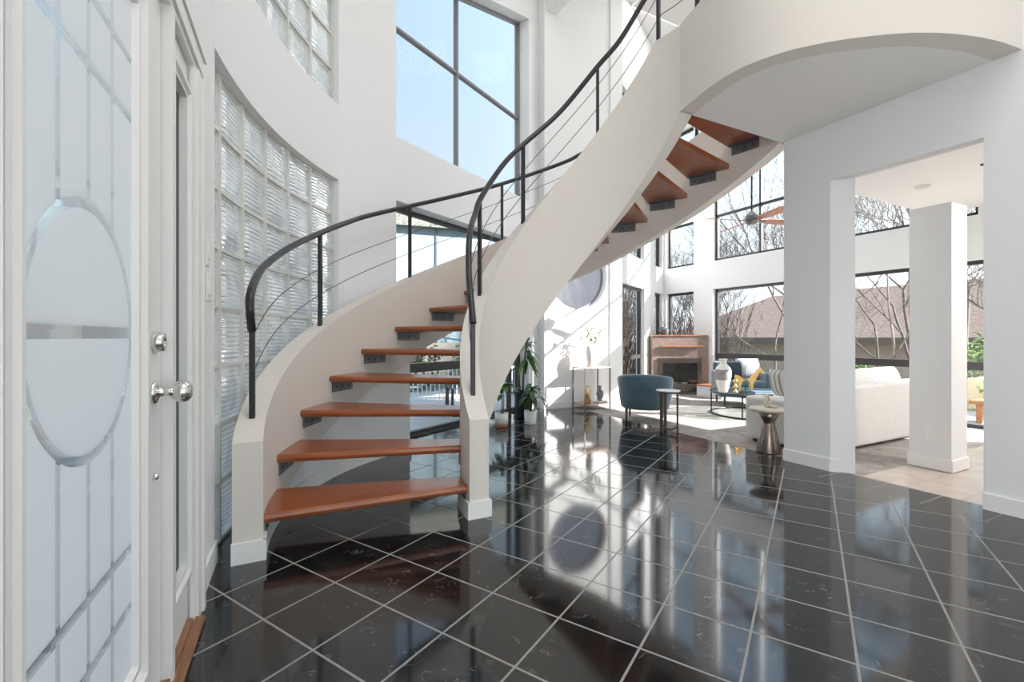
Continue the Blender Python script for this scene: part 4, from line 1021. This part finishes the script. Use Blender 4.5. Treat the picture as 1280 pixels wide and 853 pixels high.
# thicket of twigs beyond the bay
def thicket(x,y,w,h,n,seed,label,m,rz=0):
    rng=random.Random(seed); b=MB()
    for i in range(n):
        px,py=rng.uniform(-w/2,w/2),rng.uniform(-.5,.5); p_=V((px,py,0)); d_=V((rng.uniform(-.35,.35),rng.uniform(-.3,.3),1)).normalized(); L=h*rng.uniform(.5,1)
        pts=[p_]
        for k in range(5):
            d_=(d_+V((rng.uniform(-1,1),rng.uniform(-1,1),.2))*.16).normalized(); pts.append(pts[-1]+d_*L/5)
        b.tube(pts,[.016-.0026*k for k in range(6)],3)
        for k in range(2,6):
            for q in range(2):
                d2=(d_+V((rng.uniform(-1,1),rng.uniform(-1,1),rng.uniform(-.2,.8)))*.8).normalized(); e2_=pts[k]+d2*rng.uniform(.2,.5)
                b.tube([pts[k],(pts[k]+e2_)/2+V((0,0,.03)),e2_],[.006,.005,.003],3)
    return tag(b.build('twig_thicket',M[m],None,loc=(x,y,-.6),rot=(0,0,rz)),label,'bush','twiggy thickets outside',None)
thicket(8.0,10.3,6.0,4.0,420,5,'dense twiggy thicket outside the bay window','bark',R(30))
thicket(10.3,9.7,3.2,3.6,260,6,'twiggy thicket outside the corner panes','bark',R(-30))
# neighbour house
e=thing('neighbour_house','low neighbouring house with a brown shingle roof beyond the patio','house',(21,7.0,-1.2))
b=MB(); b.box((-3,-9,0),(5,10,2.3)); b.build('house_wall',M['siding'],e)
b=MB(); b.add([(-3.7,-10,2.25),(-3.7,10.5,2.25),(1,7.5,4.35),(1,-7,4.35),(5.7,-10,2.25),(5.7,10.5,2.25)],[(0,3,2,1),(3,4,5,2),(0,4,3),(1,2,5),(0,1,5,4)]); fix(b.build('roof',M['roof'],e))
b=MB(); b.box((-3.72,-10,2.08),(-3.66,10.5,2.27)); b.build('fascia',M['fascia'],e)
e=thing('timber_fence','grey timber fence behind the thicket and the patio','fence',(0,0,-.6))
b=MB(); b.box((12.6,-4,0),(12.66,10,1.05)); b.box((12.6,10,0),(12.66,10.06,1.05)); b.build('fence_boards',M['fence'],e)
b=MB(); Mx=T(5.2,13.4,0,R(-22)); b.box((-8,0,0),(8,.06,1.5),Mx); b.build('fence_boards',M['fence'],e)
# the view behind the stair: pale blue garden building, hedge, cycads, fence
p=wp(-1.9,15.5); e=thing('garden_building','pale blue garden building with a gable roof seen through the window behind the stair','building',(p.x,p.y,-1.2),R(-8))
b=MB(); b.box((-3.5,0,0),(3.5,3,5.95)); b.build('building_wall',M['bluewall'],e)
b=MB(); b.add([(-3.8,-.25,5.9),(3.8,-.25,5.9),(3.8,3.2,5.9),(-3.8,3.2,5.9),(-.6,-.25,7.3),(-.6,3.2,7.3)],[(0,1,4),(1,2,5,4),(2,3,5),(3,0,4,5),(3,2,1,0)]); b.build('roof',M['roofgreen'],e)
b=MB()
for x in (-2.2,-.7,.8,2.3): b.box((x,-.03,0),(x+.05,.0,5.9))
b.build('wall_batten',M['railgrey'],e)
def bush(x,y,z,rx,ry,rz_,n,seed,label,m='hedge',name='garden_shrub',grp='garden shrubs outside'):
    rng=random.Random(seed); b=MB()
    for i in range(n):
        d_=rv(-10,90,rng); k=rng.uniform(.6,1.0); c=V((d_.x*rx*k,d_.y*ry*k,abs(d_.z)*rz_*k)); s_=rng.uniform(.05,.11)
        leaf(b,c,rv(-20,70,rng),s_*1.6,s_,.2,2)
    return tag(b.build(name,M[m],None,loc=(x,y,z)),label,'shrub',grp)
for i,(X,Y,rx,h,lab) in enumerate(((-2.6,10.5,1.3,1.5,'dark shrub left of the garden building'),(-.4,11.5,1.4,1.6,'dark shrub right of the garden building'),(.8,9.8,.9,1.2,'low shrub behind the potted plants'))):
    p=wp(X,Y); bush(p.x,p.y,-.2,rx,rx*.7,h,1500,40+i,lab)
for i,(x,y,rx,h,lab) in enumerate(((10.9,3.3,1.2,1.2,'pale green shrub under the window seen through the opening'),(10.3,5.0,.5,.6,'bright shrub outside the wide window'))):
    bush(x,y,-.1,rx,rx*.8,h,900,60+i,lab,'leaf3')
def cycad(X,Y,label,seed):
    p=wp(X,Y); e=thing('patio_cycad',label,'plant',(p.x,p.y,-.1),0,'cycads on the patio'); rng=random.Random(seed)
    b=MB(); b.tube([(0,0,0),(.0,.0,.30),(.01,0,.42)],[.03,.028,.022],9); b.tube([(.09,.03,0),(.10,.03,.40)],[.025,.02],8); b.build('trunk',M['bark'],e)
    b=MB()
    for i in range(34):
        d_=rv(5,60,rng); base=V((.05,.01,.41)); L=rng.uniform(.35,.5)
        for k in range(1,9):
            t_=k/8; c=base+d_*(L*t_)-V((0,0,.35*L*t_*t_)); sd=d_.cross(V((0,0,1))).normalized()
            for sg in (-1,1): leaf(b,c,sd*sg+d_*.5,.09*(1-.5*t_)+.02,.016,.2,2,0)
    b.build('fronds',M['leaf2'],e)
cycad(-.98,6.9,'small dark cycad on the patio behind the stair treads',1); cycad(-.55,7.2,'dark cycad on the patio, right of the smaller one',2)
p=wp(-.4,8.6); b=MB()
for i in range(40): b.box((-1.6+.08*i,0,0),(-1.6+.08*i+.015,.015,.62))
b.box((-1.6,0,.60),(1.62,.02,.635)); b.box((-1.6,0,.04),(1.62,.02,.07)); tag(b.build('picket_railing',M['marble'],None,loc=(p.x,p.y,-.1),rot=(0,0,R(-20))),'pale picket railing at the edge of the patio','railing')
# bench outside the right window
e=thing('garden_bench','reddish wooden garden bench outside the far right window','bench',(8.7,2.0,-.1))
b=MB(); b.box((-.2,-.8,.26),(.2,.8,.31)); b.build('seat',M['bench'],e,bevel=.005)
for yy in (-.7,.7):
    b=MB(); b.box((-.18,yy-.03,0),(.18,yy+.03,.26)); b.build('leg',M['bench'],e)
b=MB(); b.box((-.35,-.8,0),(.35,.8,.52)); tag(b.build('stone_planter',M['planter'],None,bevel=.02,loc=(10.3,2.5,-.1)),'yellowish stone planter behind the garden bench','planter')

# ------------------------------------------------------------------ light from outside
su=bpy.data.lights.new('sun','SUN'); su.energy=22; su.angle=R(.6); su.color=(1,.97,.93)
so=bpy.data.objects.new('sun',su); COL.objects.link(so); el=R(27)
so.rotation_euler=V((-.760*cos(el),.650*cos(el),-sin(el))).to_track_quat('-Z','Y').to_euler(); so.location=(12,-2,8)
w=bpy.data.worlds.new('sky'); S.world=w; w.use_nodes=True; nt=w.node_tree; nt.nodes.clear()
g=nt.nodes.new('ShaderNodeTexCoord'); sx=nt.nodes.new('ShaderNodeSeparateXYZ'); nt.links.new(g.outputs['Generated'],sx.inputs[0])
cr=nt.nodes.new('ShaderNodeValToRGB'); nt.links.new(sx.outputs[2],cr.inputs[0]); e_=cr.color_ramp.elements
e_[0].position=0; e_[0].color=(.84,.88,.92,1); e_[1].position=.75; e_[1].color=(.42,.60,.86,1)
for pos,c in ((.22,(.68,.80,.88,1)),(.45,(.55,.72,.88,1))):
    q=cr.color_ramp.elements.new(pos); q.color=c
dp=nt.nodes.new('ShaderNodeVectorMath'); dp.operation='DOT_PRODUCT'; nt.links.new(g.outputs['Generated'],dp.inputs[0]); dp.inputs[1].default_value=(.743*cos(el),-.669*cos(el),sin(el))
mr=nt.nodes.new('ShaderNodeMapRange'); mr.interpolation_type='SMOOTHSTEP'; nt.links.new(dp.outputs['Value'],mr.inputs[0]); mr.inputs[1].default_value=-.25; mr.inputs[2].default_value=.75; mr.inputs[3].default_value=1.12; mr.inputs[4].default_value=2.4
bg=nt.nodes.new('ShaderNodeBackground'); nt.links.new(cr.outputs[0],bg.inputs[0]); nt.links.new(mr.outputs[0],bg.inputs[1])
wo=nt.nodes.new('ShaderNodeOutputWorld'); nt.links.new(bg.outputs[0],wo.inputs[0])

# ------------------------------------------------------------------ camera and view
cam=bpy.data.cameras.new('camera'); cam.sensor_width=36; cam.lens=571.5/1280*36; cam.shift_y=-4.7/1280; cam.clip_start=.02; cam.clip_end=200
co=bpy.data.objects.new('camera',cam); COL.objects.link(co); co.location=(0,0,1.08); co.rotation_euler=(pi/2,0,-R(26.82)); S.camera=co
vs=S.view_settings; vs.view_transform='Standard'; vs.look='None'; vs.gamma=1; vs.exposure=0; vs.use_curve_mapping=False
S.cycles.max_bounces=10; S.cycles.diffuse_bounces=6; S.cycles.glossy_bounces=5; S.cycles.transparent_max_bounces=24; S.cycles.transmission_bounces=8
S.cycles.sample_clamp_indirect=6; S.cycles.use_denoising=True
